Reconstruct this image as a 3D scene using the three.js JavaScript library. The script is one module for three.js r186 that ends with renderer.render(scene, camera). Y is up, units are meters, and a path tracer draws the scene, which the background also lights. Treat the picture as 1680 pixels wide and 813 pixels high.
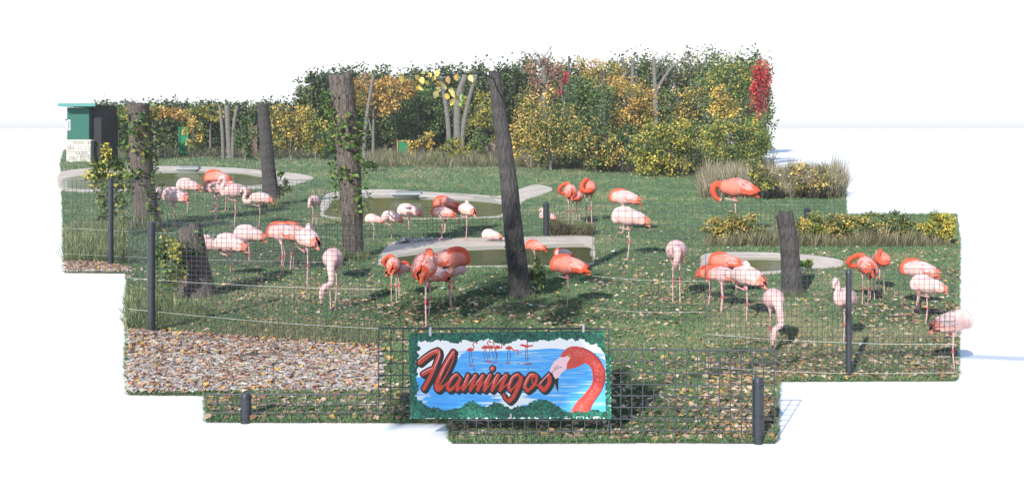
import * as THREE from 'three';
import { mergeGeometries } from 'three/addons/utils/BufferGeometryUtils.js';
import { RoundedBoxGeometry } from 'three/addons/geometries/RoundedBoxGeometry.js';

// ------------------------------------------------------------------ camera, sky, sun, exposure
const F = 1700, H = 2.9, HZ = 204;                      // focal length in pixels of a 1680 wide picture, eye height, horizon row
const scene = new THREE.Scene();
const camera = new THREE.PerspectiveCamera(2 * Math.atan(406.5 / F) * 180 / Math.PI, 1680 / 813, 0.1, 12000);
camera.position.set(0, H, 0);
camera.lookAt(0, H, -10);
camera.setViewOffset(1680, 813, 0, 406.5 - HZ, 1680, 813);   // lens shift: verticals stay upright
const renderer = new THREE.WebGLRenderer({ antialias: true });
renderer.toneMapping = THREE.LinearToneMapping;
renderer.toneMappingExposure = 1.3;
renderer.shadowMap.enabled = true;
{
  const w = 256, h = 128, data = new Float32Array(w * h * 4);
  for (let j = 0; j < h; j++) {
    const y = Math.sin(((j + 0.5) / h - 0.5) * Math.PI), k = Math.exp(-Math.pow(Math.max(0, y) * 2.5, 2));
    for (let i = 0; i < w; i++) {
      const o = (j * w + i) * 4, hor = [1.05, 1.06, 1.08], zen = [0.2, 0.34, 0.62];
      for (let c = 0; c < 3; c++) data[o + c] = y < -0.03 ? 0.5 : zen[c] + (hor[c] - zen[c]) * k;
      data[o + 3] = 1;
    }
  }
  const sky = new THREE.DataTexture(data, w, h, THREE.RGBAFormat, THREE.FloatType);
  sky.mapping = THREE.EquirectangularReflectionMapping; sky.magFilter = THREE.LinearFilter; sky.needsUpdate = true;
  scene.background = sky; scene.environment = sky;
}
const SUN = new THREE.Vector3(-0.36, 0.46, 0.81).normalize();
const sun = new THREE.DirectionalLight(new THREE.Color().setRGB(1, 0.95, 0.87), 5);
sun.position.set(0, 0, -20).addScaledVector(SUN, 80);
sun.target.position.set(0, 0, -20);
sun.castShadow = true;
Object.assign(sun.shadow.camera, { left: -60, right: 60, top: 50, bottom: -50, near: 1, far: 220 });
sun.shadow.mapSize.set(4096, 4096);
scene.add(sun, sun.target);

scene.fog = new THREE.FogExp2(new THREE.Color().setRGB(0.95, 0.97, 1), 0.00045);

// ------------------------------------------------------------------ helpers
let seed = 7;
const rnd = () => { seed = (seed + 0x6d2b79f5) | 0; let t = Math.imul(seed ^ (seed >>> 15), 1 | seed); t = (t + Math.imul(t ^ (t >>> 7), 61 | t)) ^ t; return ((t ^ (t >>> 14)) >>> 0) / 4294967296; };
const rr = (a, b) => a + (b - a) * rnd();
const gauss = () => (rnd() + rnd() + rnd() + rnd() - 2) * 1.0;
const pick = (a) => a[Math.floor(rnd() * a.length)];
const lerp = (a, b, t) => a + (b - a) * t;
const clamp = (x, a = 0, b = 1) => Math.min(b, Math.max(a, x));
const V3 = (x, y, z) => new THREE.Vector3(x, y, z);
const gd = (v) => F * H / (v - HZ);                    // distance of the ground seen at row v
const gx = (u, d) => (u - 840) * d / F;
const gy = (v, d) => H - (v - HZ) * d / F;
const gp = (u, v) => { const d = gd(v); return [gx(u, d), -d]; };
const used = new Map();
function numbered(n) { const k = used.get(n) ?? 0; used.set(n, k + 1); return k ? n + '_' + String(k).padStart(3, '0') : n; }
function shade(o) { o.castShadow = o.receiveShadow = true; return o; }
function part(name, geo, mat, parent) { const m = shade(new THREE.Mesh(geo, mat)); m.name = numbered(name); parent.add(m); return m; }
function thing(name, label, category, pos = [0, 0, 0], group) {
  const o = new THREE.Group(); o.name = numbered(name); o.position.set(...pos); scene.add(o);
  o.userData = { label, category }; if (group) o.userData.group = group;
  return o;
}
function struct(name, geo, mat, parent = scene) { const m = part(name, geo, mat, parent); if (parent === scene) m.userData.kind = 'structure'; return m; }
const C = (r, g, b) => new THREE.Color().setRGB(r, g, b);
const std = (color, roughness = 0.9, more = {}) => new THREE.MeshStandardMaterial({ color, roughness, ...more });
const hash2 = (x, y, s) => { let h = Math.imul(x, 374761393) + Math.imul(y, 668265263) + Math.imul(s, 1442695041); h = Math.imul(h ^ (h >>> 13), 1274126177); return ((h ^ (h >>> 16)) >>> 0) / 4294967296; };
function vnoise(x, y, s = 1, per = 0) {
  const xi = Math.floor(x), yi = Math.floor(y), fx = x - xi, fy = y - yi, u = fx * fx * (3 - 2 * fx), v = fy * fy * (3 - 2 * fy);
  const w = (a) => per ? ((a % per) + per) % per : a;
  const a = hash2(w(xi), w(yi), s), b = hash2(w(xi + 1), w(yi), s), c = hash2(w(xi), w(yi + 1), s), d = hash2(w(xi + 1), w(yi + 1), s);
  return lerp(lerp(a, b, u), lerp(c, d, u), v);
}
function fbm(x, y, s = 1, oct = 4, per = 0) { let t = 0, a = 0.5, n = 0; for (let i = 0; i < oct; i++) { t += a * vnoise(x, y, s + i, per); n += a; a *= 0.5; x *= 2; y *= 2; per *= 2; } return t / n; }
function texture(size, fn, srgb = true, metres = 1) {        // fn(u, v) -> linear rgb or grey
  const data = new Uint8Array(size * size * 4);
  const enc = (x) => Math.round(255 * clamp(srgb ? (x <= 0.0031308 ? 12.92 * x : 1.055 * Math.pow(x, 1 / 2.4) - 0.055) : x));
  for (let j = 0; j < size; j++) for (let i = 0; i < size; i++) {
    let c = fn(i / size, j / size); if (typeof c === 'number') c = [c, c, c];
    const o = (j * size + i) * 4; data[o] = enc(c[0]); data[o + 1] = enc(c[1]); data[o + 2] = enc(c[2]); data[o + 3] = 255;
  }
  const t = new THREE.DataTexture(data, size, size); t.wrapS = t.wrapT = THREE.RepeatWrapping; t.magFilter = THREE.LinearFilter; t.minFilter = THREE.LinearMipmapLinearFilter; t.generateMipmaps = true;
  if (srgb) t.colorSpace = THREE.SRGBColorSpace; t.repeat.set(1 / metres, 1 / metres); t.needsUpdate = true;
  return t;
}
const mix3 = (a, b, t) => [lerp(a[0], b[0], t), lerp(a[1], b[1], t), lerp(a[2], b[2], t)];
// a rounded outline on the ground from picture points
function outline(px, div = 6, straight = false) {
  const pts = px.map(([u, v]) => { const [x, z] = gp(u, v); return V3(x, 0, z); });
  if (straight) return pts.map((p) => new THREE.Vector2(p.x, -p.z));
  const c = new THREE.CatmullRomCurve3(pts, true, 'centripetal');
  return c.getPoints(px.length * div).slice(0, -1).map((p) => new THREE.Vector2(p.x, -p.z));
}
const inside = (poly, x, y) => { let r = false; for (let i = 0, j = poly.length - 1; i < poly.length; j = i++) { const a = poly[i], b = poly[j]; if ((a.y > y) !== (b.y > y) && x < (b.x - a.x) * (y - a.y) / (b.y - a.y) + a.x) r = !r; } return r; };
function sheet(poly, y, holes = []) { const s = new THREE.Shape(poly); for (const h of holes) s.holes.push(new THREE.Path(h)); const g = new THREE.ShapeGeometry(s); g.rotateX(-Math.PI / 2); g.translate(0, y, 0); return g; }
function slab(poly, y0, y1, holes = []) { const s = new THREE.Shape(poly); for (const h of holes) s.holes.push(new THREE.Path(h)); const g = new THREE.ExtrudeGeometry(s, { depth: y1 - y0, bevelEnabled: false }); g.rotateX(-Math.PI / 2); g.translate(0, y0, 0); return g; }
// a straight bar between two points
const barBase = new THREE.CylinderGeometry(1, 1, 1, 6, 1); barBase.translate(0, 0.5, 0);
function bar(a, b, r0, r1 = r0, sides = 6) {
  const g = sides === 6 && r0 === r1 ? barBase.clone() : new THREE.CylinderGeometry(r1, r0, 1, sides, 1).translate(0, 0.5, 0);
  const d = b.clone().sub(a), l = d.length(), q = new THREE.Quaternion().setFromUnitVectors(V3(0, 1, 0), d.normalize());
  const s = sides === 6 && r0 === r1 ? r0 : 1;
  g.applyMatrix4(new THREE.Matrix4().compose(a, q, V3(s, l, s)));
  return g;
}
// a tube through points with a radius at each, closed at both ends
function tube(pts, radii, sides = 8, jitter = null) {
  const n = pts.length, pos = [], uv = [], idx = []; let up = V3(0, 0, 1), len = 0;
  for (let i = 0; i < n; i++) {
    const t = pts[Math.min(n - 1, i + 1)].clone().sub(pts[Math.max(0, i - 1)]).normalize();
    let s = up.clone().cross(t); if (s.lengthSq() < 1e-4) s = V3(1, 0, 0).cross(t); s.normalize(); const b = t.clone().cross(s); up = b.clone();
    if (i) len += pts[i].distanceTo(pts[i - 1]);
    for (let k = 0; k <= sides; k++) {
      const a = k / sides * Math.PI * 2, kk = k % sides; let r = radii[i]; let dy = 0;
      if (jitter) { const j = jitter(kk / sides, len, i); r *= j.r ?? j; dy = j.dy ?? 0; }
      const p = pts[i].clone().addScaledVector(s, Math.cos(a) * r).addScaledVector(b, Math.sin(a) * r).addScaledVector(t, dy);
      pos.push(p.x, p.y, p.z); uv.push(k / sides * Math.max(0.05, radii[0] * 6.28), len);
    }
  }
  const w = sides + 1;
  for (let i = 0; i < n - 1; i++) for (let k = 0; k < sides; k++) { const a = i * w + k; idx.push(a, a + 1, a + w, a + 1, a + w + 1, a + w); }
  for (const [i, flip] of [[0, 1], [n - 1, 0]]) {
    const c = pos.length / 3; let m = V3(0, 0, 0); for (let k = 0; k < sides; k++) m.add(V3(pos[(i * w + k) * 3], pos[(i * w + k) * 3 + 1], pos[(i * w + k) * 3 + 2])); m.multiplyScalar(1 / sides);
    pos.push(m.x, m.y, m.z); uv.push(0.1, len * (i ? 1 : 0));
    for (let k = 0; k < sides; k++) flip ? idx.push(c, i * w + k + 1, i * w + k) : idx.push(c, i * w + k, i * w + k + 1);
  }
  const g = new THREE.BufferGeometry(); g.setAttribute('position', new THREE.Float32BufferAttribute(pos, 3)); g.setAttribute('uv', new THREE.Float32BufferAttribute(uv, 2)); g.setIndex(idx);
  // outward winding
  g.computeVertexNormals();
  return g;
}
function curve(pts, n) { return new THREE.CatmullRomCurve3(pts, false, 'centripetal').getPoints(n); }
const join = (list) => mergeGeometries(list.map((g) => { const o = g.index ? g.toNonIndexed() : g; for (const k of Object.keys(o.attributes)) if (!['position', 'normal', 'uv'].includes(k)) o.deleteAttribute(k); return o; }));
const box = (w, h, d, x = 0, y = 0, z = 0) => new THREE.BoxGeometry(w, h, d).translate(x, y, z);
const rbox = (w, h, d, r, x = 0, y = 0, z = 0) => new RoundedBoxGeometry(w, h, d, 2, r).translate(x, y, z);
function scatter(name, geo, mat, list, parent) {          // list of {p, q|e, s, c}
  const m = shade(new THREE.InstancedMesh(geo, mat, list.length)); m.name = numbered(name);
  const M = new THREE.Matrix4(), q = new THREE.Quaternion(), s = V3(), e = new THREE.Euler();
  list.forEach((o, i) => {
    if (o.q) q.copy(o.q); else q.setFromEuler(e.set(o.e[0], o.e[1], o.e[2], 'YXZ'));
    Array.isArray(o.s) ? s.set(...o.s) : s.setScalar(o.s);
    m.setMatrixAt(i, M.compose(o.p, q, s)); if (o.c) m.setColorAt(i, o.c);
  });
  m.userData.kind = 'stuff'; parent.add(m); return m;
}
function triGeo(verts, faces) { const g = new THREE.BufferGeometry(); g.setAttribute('position', new THREE.Float32BufferAttribute(verts.flat(), 3)); g.setAttribute('uv', new THREE.Float32BufferAttribute(verts.map((v) => [v[0], v[1]]).flat(), 2)); g.setIndex(faces.flat()); g.computeVertexNormals(); return g; }
const leafGeo = triGeo([[0, 0, 0], [-0.36, 0.45, 0.1], [0, 1, -0.05], [0.36, 0.45, 0.1]], [[0, 2, 1], [0, 3, 2]]);
const broadLeafGeo = triGeo([[0, 0, 0], [-0.26, 0.14, 0.06], [-0.4, 0.42, 0.1], [-0.26, 0.74, 0.06], [0, 1.05, -0.1], [0.26, 0.74, 0.05], [0.4, 0.42, 0.1], [0.26, 0.14, 0.07], [0, 0.2, 0], [0, 0.5, -0.02], [0, 0.78, -0.04]], [[0, 8, 1], [1, 8, 2], [2, 8, 9], [2, 9, 3], [3, 9, 10], [3, 10, 4], [0, 7, 8], [7, 6, 8], [6, 9, 8], [6, 5, 9], [5, 10, 9], [5, 4, 10]]);
const dryLeafGeo = triGeo([[0, 0, -0.5], [-0.3, 0.12, -0.1], [-0.36, 0.2, 0.15], [0, 0.02, 0.5], [0.32, 0.16, 0.18], [0.34, 0.1, -0.12], [0, 0.03, 0]], [[0, 1, 6], [1, 2, 6], [2, 3, 6], [3, 4, 6], [4, 5, 6], [5, 0, 6]]);
const leafMat = new THREE.MeshStandardMaterial({ color: 0xffffff, roughness: 0.75, side: THREE.DoubleSide });
const litterMat = new THREE.MeshStandardMaterial({ color: 0xffffff, roughness: 0.85, side: THREE.DoubleSide });

// ------------------------------------------------------------------ ground, ponds
const concreteTex = texture(512, (u, v) => { const n = fbm(u * 8, v * 8, 3, 5, 8), m = fbm(u * 3, v * 3, 9, 3, 3); const k = 0.93 + 0.1 * (n - 0.5) + 0.08 * (m - 0.5) - (hash2(Math.floor(u * 512), Math.floor(v * 512), 5) > 0.985 ? 0.12 : 0); return [0.9 * k, 0.89 * k, 0.87 * k]; }, true, 3);
const concreteMat = new THREE.MeshStandardMaterial({ map: concreteTex, roughness: 0.9 });
const pathGeo = new THREE.PlaneGeometry(1400, 1400); pathGeo.rotateX(-Math.PI / 2);
{ const uv = pathGeo.attributes.uv; for (let i = 0; i < uv.count; i++) uv.setXY(i, uv.getX(i) * 1400, uv.getY(i) * 1400); }
struct('concrete_path', pathGeo, concreteMat);

const lawnPoly = outline([[104, 448], [101, 340], [98, 268], [104, 246], [400, 240], [800, 238], [1230, 241], [1275, 285], [1330, 306], [1388, 312], [1390, 352], [1571, 352], [1576, 400], [1574, 500], [1569, 626], [1276, 627], [1272, 728], [740, 728], [738, 695], [339, 694], [336, 650], [209, 649], [206, 600], [208, 500], [206, 449]], 1, true);
const lawnTex = texture(1024, (u, v) => {
  const n = fbm(u * 6, v * 6, 21, 5, 6), f = fbm(u * 90, v * 90, 31, 3, 90), m = fbm(u * 22, v * 22, 41, 3, 22);
  let c = mix3([0.04, 0.08, 0.034], [0.1, 0.175, 0.07], clamp(f * 1.4 - 0.2)); c = mix3(c, [0.12, 0.12, 0.06], clamp((n - 0.54) * 2 + (m - 0.5) * 0.9) * 0.75);
  return c;
}, true, 5);
const lawn = struct('lawn', sheet(lawnPoly, 0.02), new THREE.MeshStandardMaterial({ map: lawnTex, roughness: 1 }));

const ponds = [
  { outer: [[96, 287], [110, 280], [160, 276], [230, 274], [300, 273], [380, 276], [440, 281], [490, 286], [514, 292], [500, 300], [455, 309], [400, 311], [330, 311], [250, 313], [150, 317], [108, 314], [94, 300]],
    inner: [[112, 293], [160, 288], [230, 286], [300, 284], [380, 285], [415, 289], [438, 295], [432, 303], [400, 306], [330, 307], [250, 308], [150, 311], [110, 309], [103, 300]] },
  { outer: [[528, 330], [540, 318], [570, 313], [640, 312], [700, 316], [760, 319], [815, 323], [850, 312], [880, 304], [902, 308], [906, 313], [890, 321], [862, 330], [845, 348], [820, 358], [700, 361], [600, 361], [540, 360], [526, 345]],
    inner: [[540, 340], [560, 328], [640, 325], [700, 328], [760, 330], [810, 334], [828, 339], [826, 350], [808, 356], [700, 359], [600, 359], [543, 357]] },
  { outer: [[622, 426], [634, 407], [655, 397], [720, 394], [850, 391], [966, 389], [974, 400], [975, 430], [966, 438], [830, 440], [700, 440], [630, 439]],
    inner: [[634, 428], [700, 418], [780, 412], [880, 409], [962, 407], [968, 418], [966, 435], [900, 437], [830, 438], [700, 439], [634, 438]] },
  { outer: [[1150, 432], [1158, 419], [1200, 416], [1262, 417], [1330, 421], [1375, 428], [1387, 434], [1372, 441], [1330, 446], [1270, 452], [1200, 455], [1158, 456], [1149, 446]],
    inner: [[1166, 433], [1200, 429], [1262, 428], [1306, 431], [1318, 437], [1300, 443], [1262, 447], [1200, 450], [1168, 450], [1161, 442]] },
].map((p) => ({ outer: outline(p.outer), inner: outline(p.inner) }));
const kerbTex = texture(512, (u, v) => { const n = fbm(u * 6, v * 6, 13, 5, 6), s = fbm(u * 14, v * 3, 17, 4, 14); return mix3([0.46, 0.385, 0.31], [0.63, 0.54, 0.445], clamp(n * 1.6 - 0.35)).map((x) => x * (0.88 + 0.24 * s)); }, true, 3);
const kerbMat = new THREE.MeshStandardMaterial({ map: kerbTex, roughness: 0.9 });
const wetMat = std(C(0.36, 0.33, 0.25), 0.8);
const rippleTex = texture(512, (u, v) => fbm(u * 10, v * 10, 61, 4, 10), false, 1.3);
const pondTex = texture(256, (u, v) => mix3([0.085, 0.095, 0.028], [0.15, 0.155, 0.055], fbm(u * 5, v * 5, 67, 4, 5)), true, 4);
const waterMat = new THREE.MeshPhysicalMaterial({ map: pondTex, roughness: 0.12, ior: 1.045, bumpMap: rippleTex, bumpScale: 0.004 });
const deepMat = waterMat.clone(); deepMat.color.setRGB(0.5, 0.55, 0.46); deepMat.roughness = 0.25; deepMat.ior = 1.03;
const shrink = (poly, k) => { const c = poly.reduce((a, p) => a.add(p), new THREE.Vector2()).multiplyScalar(1 / poly.length); return poly.map((p) => p.clone().lerp(c, k)); };
for (const p of ponds) {
  const mid = p.outer.map((a, i) => { // line between the outer and inner edge
    let best = p.inner[0], bd = 1e9; for (const q of p.inner) { const d = q.distanceTo(a); if (d < bd) { bd = d; best = q; } } return best.clone().lerp(a, 0.3); });
  const k = struct('pond_kerb', slab(p.outer, 0.0, 0.042, [mid.slice().reverse()]), kerbMat);
  struct('wet_ledge', slab(shrink(p.outer, 0.012), 0.0, 0.034, [p.inner.slice().reverse()]), wetMat, k);
  struct('pond_water', sheet(shrink(p.outer, 0.02), 0.026), p === ponds[2] ? deepMat : waterMat);
}
const onPond = (x, z) => ponds.some((p) => inside(p.outer, x, -z));

// wood chip beds in front of the fences
const mulchPolys = [outline([[108, 431], [150, 433], [190, 438], [214, 444], [209, 448], [190, 448], [106, 448], [104, 440]], 1, true), outline([[212, 544], [260, 549], [330, 553], [430, 560], [530, 568], [616, 574], [626, 580], [622, 648], [420, 648], [210, 648], [210, 590]], 1, true)];
const mulchTex = texture(512, (u, v) => { const n = fbm(u * 30, v * 30, 71, 4, 30), m = fbm(u * 7, v * 7, 73, 3, 7); return mix3([0.06, 0.045, 0.035], [0.28, 0.24, 0.21], clamp(n * 1.5 - 0.3) * (0.6 + 0.4 * m)); }, true, 1.2);
const mulchMat = new THREE.MeshStandardMaterial({ map: mulchTex, roughness: 1 });
const beds = mulchPolys.map((p) => struct('mulch_bed', slab(p, 0.0, 0.04), mulchMat));
const onMulch = (x, z) => mulchPolys.some((p) => inside(p, x, -z));
{
  const chip = new THREE.BoxGeometry(0.1, 0.012, 0.016), chips = [], litter = [], big = [];
  const dry = [[0.36, 0.21, 0.14], [0.44, 0.31, 0.22], [0.4, 0.26, 0.18], [0.38, 0.2, 0.12], [0.22, 0.09, 0.05], [0.42, 0.27, 0.18], [0.32, 0.18, 0.12], [0.44, 0.31, 0.21], [0.55, 0.33, 0.06], [0.34, 0.24, 0.18], [0.16, 0.05, 0.03], [0.48, 0.22, 0.06]];
  let n = 0;
  while (n < 20000) {
    const u = rr(104, 626), v = u < 212 ? rr(430, 452) : rr(543, 652), [x, z] = gp(u, v); if (!onMulch(x, z)) continue; n++;
    const g = rr(0.22, 0.58), w = rnd();
    if (n % 9 < 5) chips.push({ p: V3(x, 0.045 + rnd() * 0.02, z), e: [rr(-0.25, 0.25), rr(0, 6.3), rr(-0.2, 0.2)], s: [rr(0.4, 1.5), rr(0.6, 1.3), rr(0.5, 1.2)], c: C(g, g * 0.92, g * 0.85) });
    else if (w < (v < 590 ? 0.9 : 0.5)) { const c = pick(dry); const o = { p: V3(x, 0.05 + rnd() * 0.03, z), e: [rr(-0.5, 0.5), rr(0, 6.3), rr(-0.5, 0.5)], s: rr(0.032, 0.07), c: C(c[0] * rr(0.8, 1.2), c[1] * rr(0.8, 1.2), c[2]) }; big.length < 300 && u > 212 && o.s > 0.053 && rnd() < 0.3 ? big.push(o) : litter.push(o); }
  }
  scatter('wood_chips', chip, litterMat, chips, beds[1]);
  scatter('leaf_litter', dryLeafGeo, litterMat, litter, beds[1]);
  const mats = dry.map((c) => std(C(...c), 0.85, { side: THREE.DoubleSide }));
  for (const o of big) { const l = part('fallen_leaf', dryLeafGeo, pick(mats), beds[1]); l.position.copy(o.p); l.position.y += 0.012; l.rotation.set(o.e[0], o.e[1], o.e[2], 'YXZ'); l.scale.setScalar(o.s * 1.08); }
}

// ------------------------------------------------------------------ bark, foreground trunks
const barkTex = (lo, hi, s) => texture(512, (u, v) => { const w = fbm(u * 6, v * 3, s + 4, 3, 3) * 0.12; const r = Math.abs(fbm((u + w) * 14, v * 4, s, 4, 2) - 0.5) * 2; const n = fbm(u * 40, v * 20, s + 7, 3, 20); return mix3(lo, hi, clamp(Math.pow(r, 0.6) * 0.9 + (n - 0.5) * 0.5)); }, true, 1);
const barkBump = texture(512, (u, v) => { const w = fbm(u * 6, v * 3, 94, 3, 3) * 0.12; return clamp(Math.pow(Math.abs(fbm((u + w) * 14, v * 4, 90, 4, 2) - 0.5) * 2, 0.6) * 0.8 + 0.3 * fbm(u * 40, v * 20, 97, 3, 20)); }, false, 1);
const barkMat = (lo, hi, s) => new THREE.MeshStandardMaterial({ map: barkTex(lo, hi, s), bumpMap: barkBump, bumpScale: 0.025, roughness: 0.95 });
const barkGrey = barkMat([0.03, 0.028, 0.028], [0.13, 0.12, 0.118], 81), barkBrown = barkMat([0.045, 0.036, 0.03], [0.23, 0.195, 0.17], 85), barkPale = barkMat([0.1, 0.095, 0.085], [0.27, 0.26, 0.24], 88);
function trunkGeo(px, d, depthLean = 0) {                    // px: [u, v, width] from the top down to the ground
  const rows = 70, top = px[0], cs = curve(px.map(([u, v, w]) => V3(gx(u, d), gy(v, d), w * d / F / 2)), rows);
  const pts = cs.map((p, i) => V3(p.x, p.y, -d - depthLean * (1 - i / rows))).reverse(), radii = cs.map((p) => p.z).reverse();
  pts[0].y = Math.min(pts[0].y, 0.02) - 0.1;
  const sd = Math.floor(top[0]);
  return tube(pts, radii, 44, (a, len, i) => {
    const wob = 0.1 * (fbm(Math.abs(a - 0.5) * 8, len * 1.2, sd, 3) - 0.5);
    const ridge = Math.abs(fbm(a * 26 + fbm(a * 8, len * 2, sd, 2) * 2, len * 2.2, sd + 3, 3, 26) - 0.5) * 0.2;
    const root = i < 9 ? (1 - i / 9) ** 2 * 0.28 * Math.max(0, Math.sin(a * 6.283 * 4 + sd)) : 0;
    return { r: 0.93 + wob + ridge + root, dy: i >= rows - 1 ? (vnoise(a * 9, 1, sd, 9) - 0.5) * radii[radii.length - 1] * 0.7 : 0 };
  });
}
function ivy(parent, px, d, from, to, n, size, pal, spread = 1.25) {
  const list = [];
  const at = (v) => { for (let i = 0; i < px.length - 1; i++) if (v <= px[i + 1][1]) { const t = (v - px[i][1]) / (px[i + 1][1] - px[i][1]); return [lerp(px[i][0], px[i + 1][0], t), lerp(px[i][2], px[i + 1][2], t)]; } const e = px[px.length - 1]; return [e[0], e[2]]; };
  for (let k = 0; k < n; k++) {
    let v = rr(from, to); const a = rr(0, 6.283); if (fbm(a * 1.4, v * 0.035, 5, 2) < 0.47) { k -= 0.9; continue; }
    const [u, w] = at(v), r = w * d / F / 2 * rr(1.0, spread) + Math.abs(gauss()) * 0.05, c = pick(pal), g = rr(0.7, 1.3);
    list.push({ p: V3(gx(u, d) + Math.cos(a) * r, gy(v, d), -d + Math.sin(a) * r), e: [rr(0.5, 2.4), -a + 1.57 + rr(-0.7, 0.7), rr(-0.6, 0.6)], s: size * rr(0.6, 1.3), c: C(c[0] * g, c[1] * g, c[2] * g) });
  }
  return scatter('ivy', broadLeafGeo, leafMat, list, parent);
}
const ivyPal = [[0.05, 0.13, 0.025], [0.09, 0.2, 0.03], [0.15, 0.24, 0.05], [0.03, 0.08, 0.02], [0.25, 0.25, 0.05]];
function bigTrunk(label, px, mat, d) {
  const t = thing('tree_trunk', label, 'tree', [0, 0, 0]);
  part('trunk', trunkGeo(px, d), mat, t); return t;
}
const T230 = [[226, 170, 36], [231, 260, 37], [236, 330, 41], [239, 374, 50]];
const t230 = bigTrunk('brown ridged tree trunk clothed in green ivy, beside the stone-based green building', T230, barkBrown, gd(374));
ivy(t230, T230, gd(374), 172, 372, 1000, 0.12, ivyPal, 1.6);
bigTrunk('bare dark grey trunk leaning beside the pond, behind the head-up pale flamingo', [[430, 171, 19], [436, 230, 22], [441, 290, 25], [445, 322, 29], [447, 339, 33]], barkGrey, gd(338));
const T560 = [[558, 119, 41], [566, 200, 41], [573, 280, 40], [577, 350, 37], [579, 400, 35], [580, 426, 38]];
const t560 = bigTrunk('thick shaggy brown trunk with ivy, standing tall between two mesh fences', T560, barkBrown, gd(425));
ivy(t560, T560, gd(425), 150, 350, 900, 0.1, ivyPal, 1.5);
const T815 = [[811, 118, 20], [820, 190, 25], [830, 260, 28], [838, 330, 31], [844, 395, 33], [852, 465, 38], [855, 492, 46]];
const t815 = bigTrunk('tall dark slanting trunk with yellow leaves on a branch, shading the orange flamingos', T815, barkGrey, gd(491));
ivy(t815, T815, gd(491), 395, 480, 160, 0.045, [[0.03, 0.06, 0.02], [0.06, 0.09, 0.03], [0.12, 0.12, 0.03]], 1.15);
const TB = [[311, 371, 40], [317, 420, 46], [322, 460, 54], [325, 491, 66]];
const tb = bigTrunk('short broad ridged stump with ivy inside the left mesh fence'.replace('left mesh', 'leaf-strewn mesh'), TB, barkBrown, gd(490));
ivy(tb, TB, gd(490), 374, 445, 240, 0.07, ivyPal, 1.6);
bigTrunk('dark grey cut-off trunk behind the fence and the feeding pale flamingo', [[1287, 349, 29], [1294, 390, 31], [1298, 440, 33], [1301, 490, 40]], barkGrey, gd(489));
{ // yellow leaves on a branch of the slanting trunk
  const d0 = gd(491), pts = curve([[812, 130, d0], [796, 122, d0 - 0.6], [764, 121, d0 - 2.6], [720, 123, d0 - 4], [680, 122, d0 - 5], [650, 124, d0 - 5.4]].map(([u, v, d]) => V3(gx(u, d), gy(v, d), -d)), 24);
  const b = part('branch', tube(pts, pts.map((p, i) => lerp(0.014, 0.004, i / 24)), 6), barkGrey, t815);
  const pal = [[0.62, 0.48, 0.1], [0.66, 0.55, 0.2], [0.5, 0.32, 0.06], [0.38, 0.24, 0.09], [0.62, 0.52, 0.14]].map((c) => std(C(...c), 0.7, { side: THREE.DoubleSide }));
  const green = std(C(0.2, 0.3, 0.07), 0.7, { side: THREE.DoubleSide });
  const spots = [[655, 127], [660, 132], [684, 127], [686, 147], [696, 122], [703, 126], [714, 131], [717, 139], [716, 122], [727, 139], [731, 146], [738, 150], [722, 150], [717, 157], [742, 155], [746, 163], [744, 170], [757, 174], [736, 133], [749, 128], [690, 134], [757, 162], [770, 130], [700, 137], [733, 160]];
  for (const [u, v] of spots) { const d = d0 - 4.3 + rr(-0.6, 0.6), l = part('leaf', broadLeafGeo, u === 757 ? green : pick(pal), b), s = rr(0.07, 0.105); l.position.set(gx(u, d), gy(v, d) + s * 0.6, -d); l.scale.setScalar(s); l.rotation.set(rr(2.5, 3.5), rr(-0.8, 0.8), rr(-0.7, 0.7), 'YXZ'); }
  const st = []; for (const [u, v] of spots.slice(10, 20)) { const d = d0 - 4.2, a = pts[15 + Math.floor(rnd() * 5)]; st.push(bar(a, V3(gx(u, d), gy(v, d) + 0.07, -d), 0.003)); }
  part('twig', join(st), barkGrey, b);
}

// ------------------------------------------------------------------ woods behind
const PAL = {
  dark: [[0.016, 0.036, 0.012], [0.032, 0.062, 0.02], [0.05, 0.085, 0.026], [0.09, 0.115, 0.03]],
  green: [[0.035, 0.075, 0.022], [0.055, 0.11, 0.03], [0.08, 0.13, 0.035], [0.13, 0.16, 0.045]],
  lime: [[0.2, 0.2, 0.03], [0.28, 0.26, 0.04], [0.1, 0.14, 0.03], [0.06, 0.09, 0.025], [0.34, 0.28, 0.05]],
  gold: [[0.42, 0.29, 0.05], [0.34, 0.24, 0.06], [0.2, 0.18, 0.05], [0.09, 0.11, 0.03], [0.48, 0.34, 0.09]],
  orange: [[0.36, 0.2, 0.05], [0.28, 0.17, 0.05], [0.2, 0.13, 0.04], [0.42, 0.27, 0.07]],
  mixed: [[0.045, 0.09, 0.025], [0.34, 0.27, 0.07], [0.075, 0.12, 0.035], [0.36, 0.25, 0.06], [0.28, 0.22, 0.06], [0.03, 0.06, 0.02], [0.1, 0.12, 0.035]],
  red: [[0.4, 0.03, 0.035], [0.3, 0.03, 0.03], [0.18, 0.02, 0.025], [0.42, 0.08, 0.06]],
  rust: [[0.2, 0.11, 0.08], [0.15, 0.09, 0.08], [0.26, 0.14, 0.07]],
  weed: [[0.2, 0.17, 0.1], [0.13, 0.12, 0.06], [0.08, 0.09, 0.04], [0.26, 0.23, 0.16], [0.1, 0.08, 0.06]],
};
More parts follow.
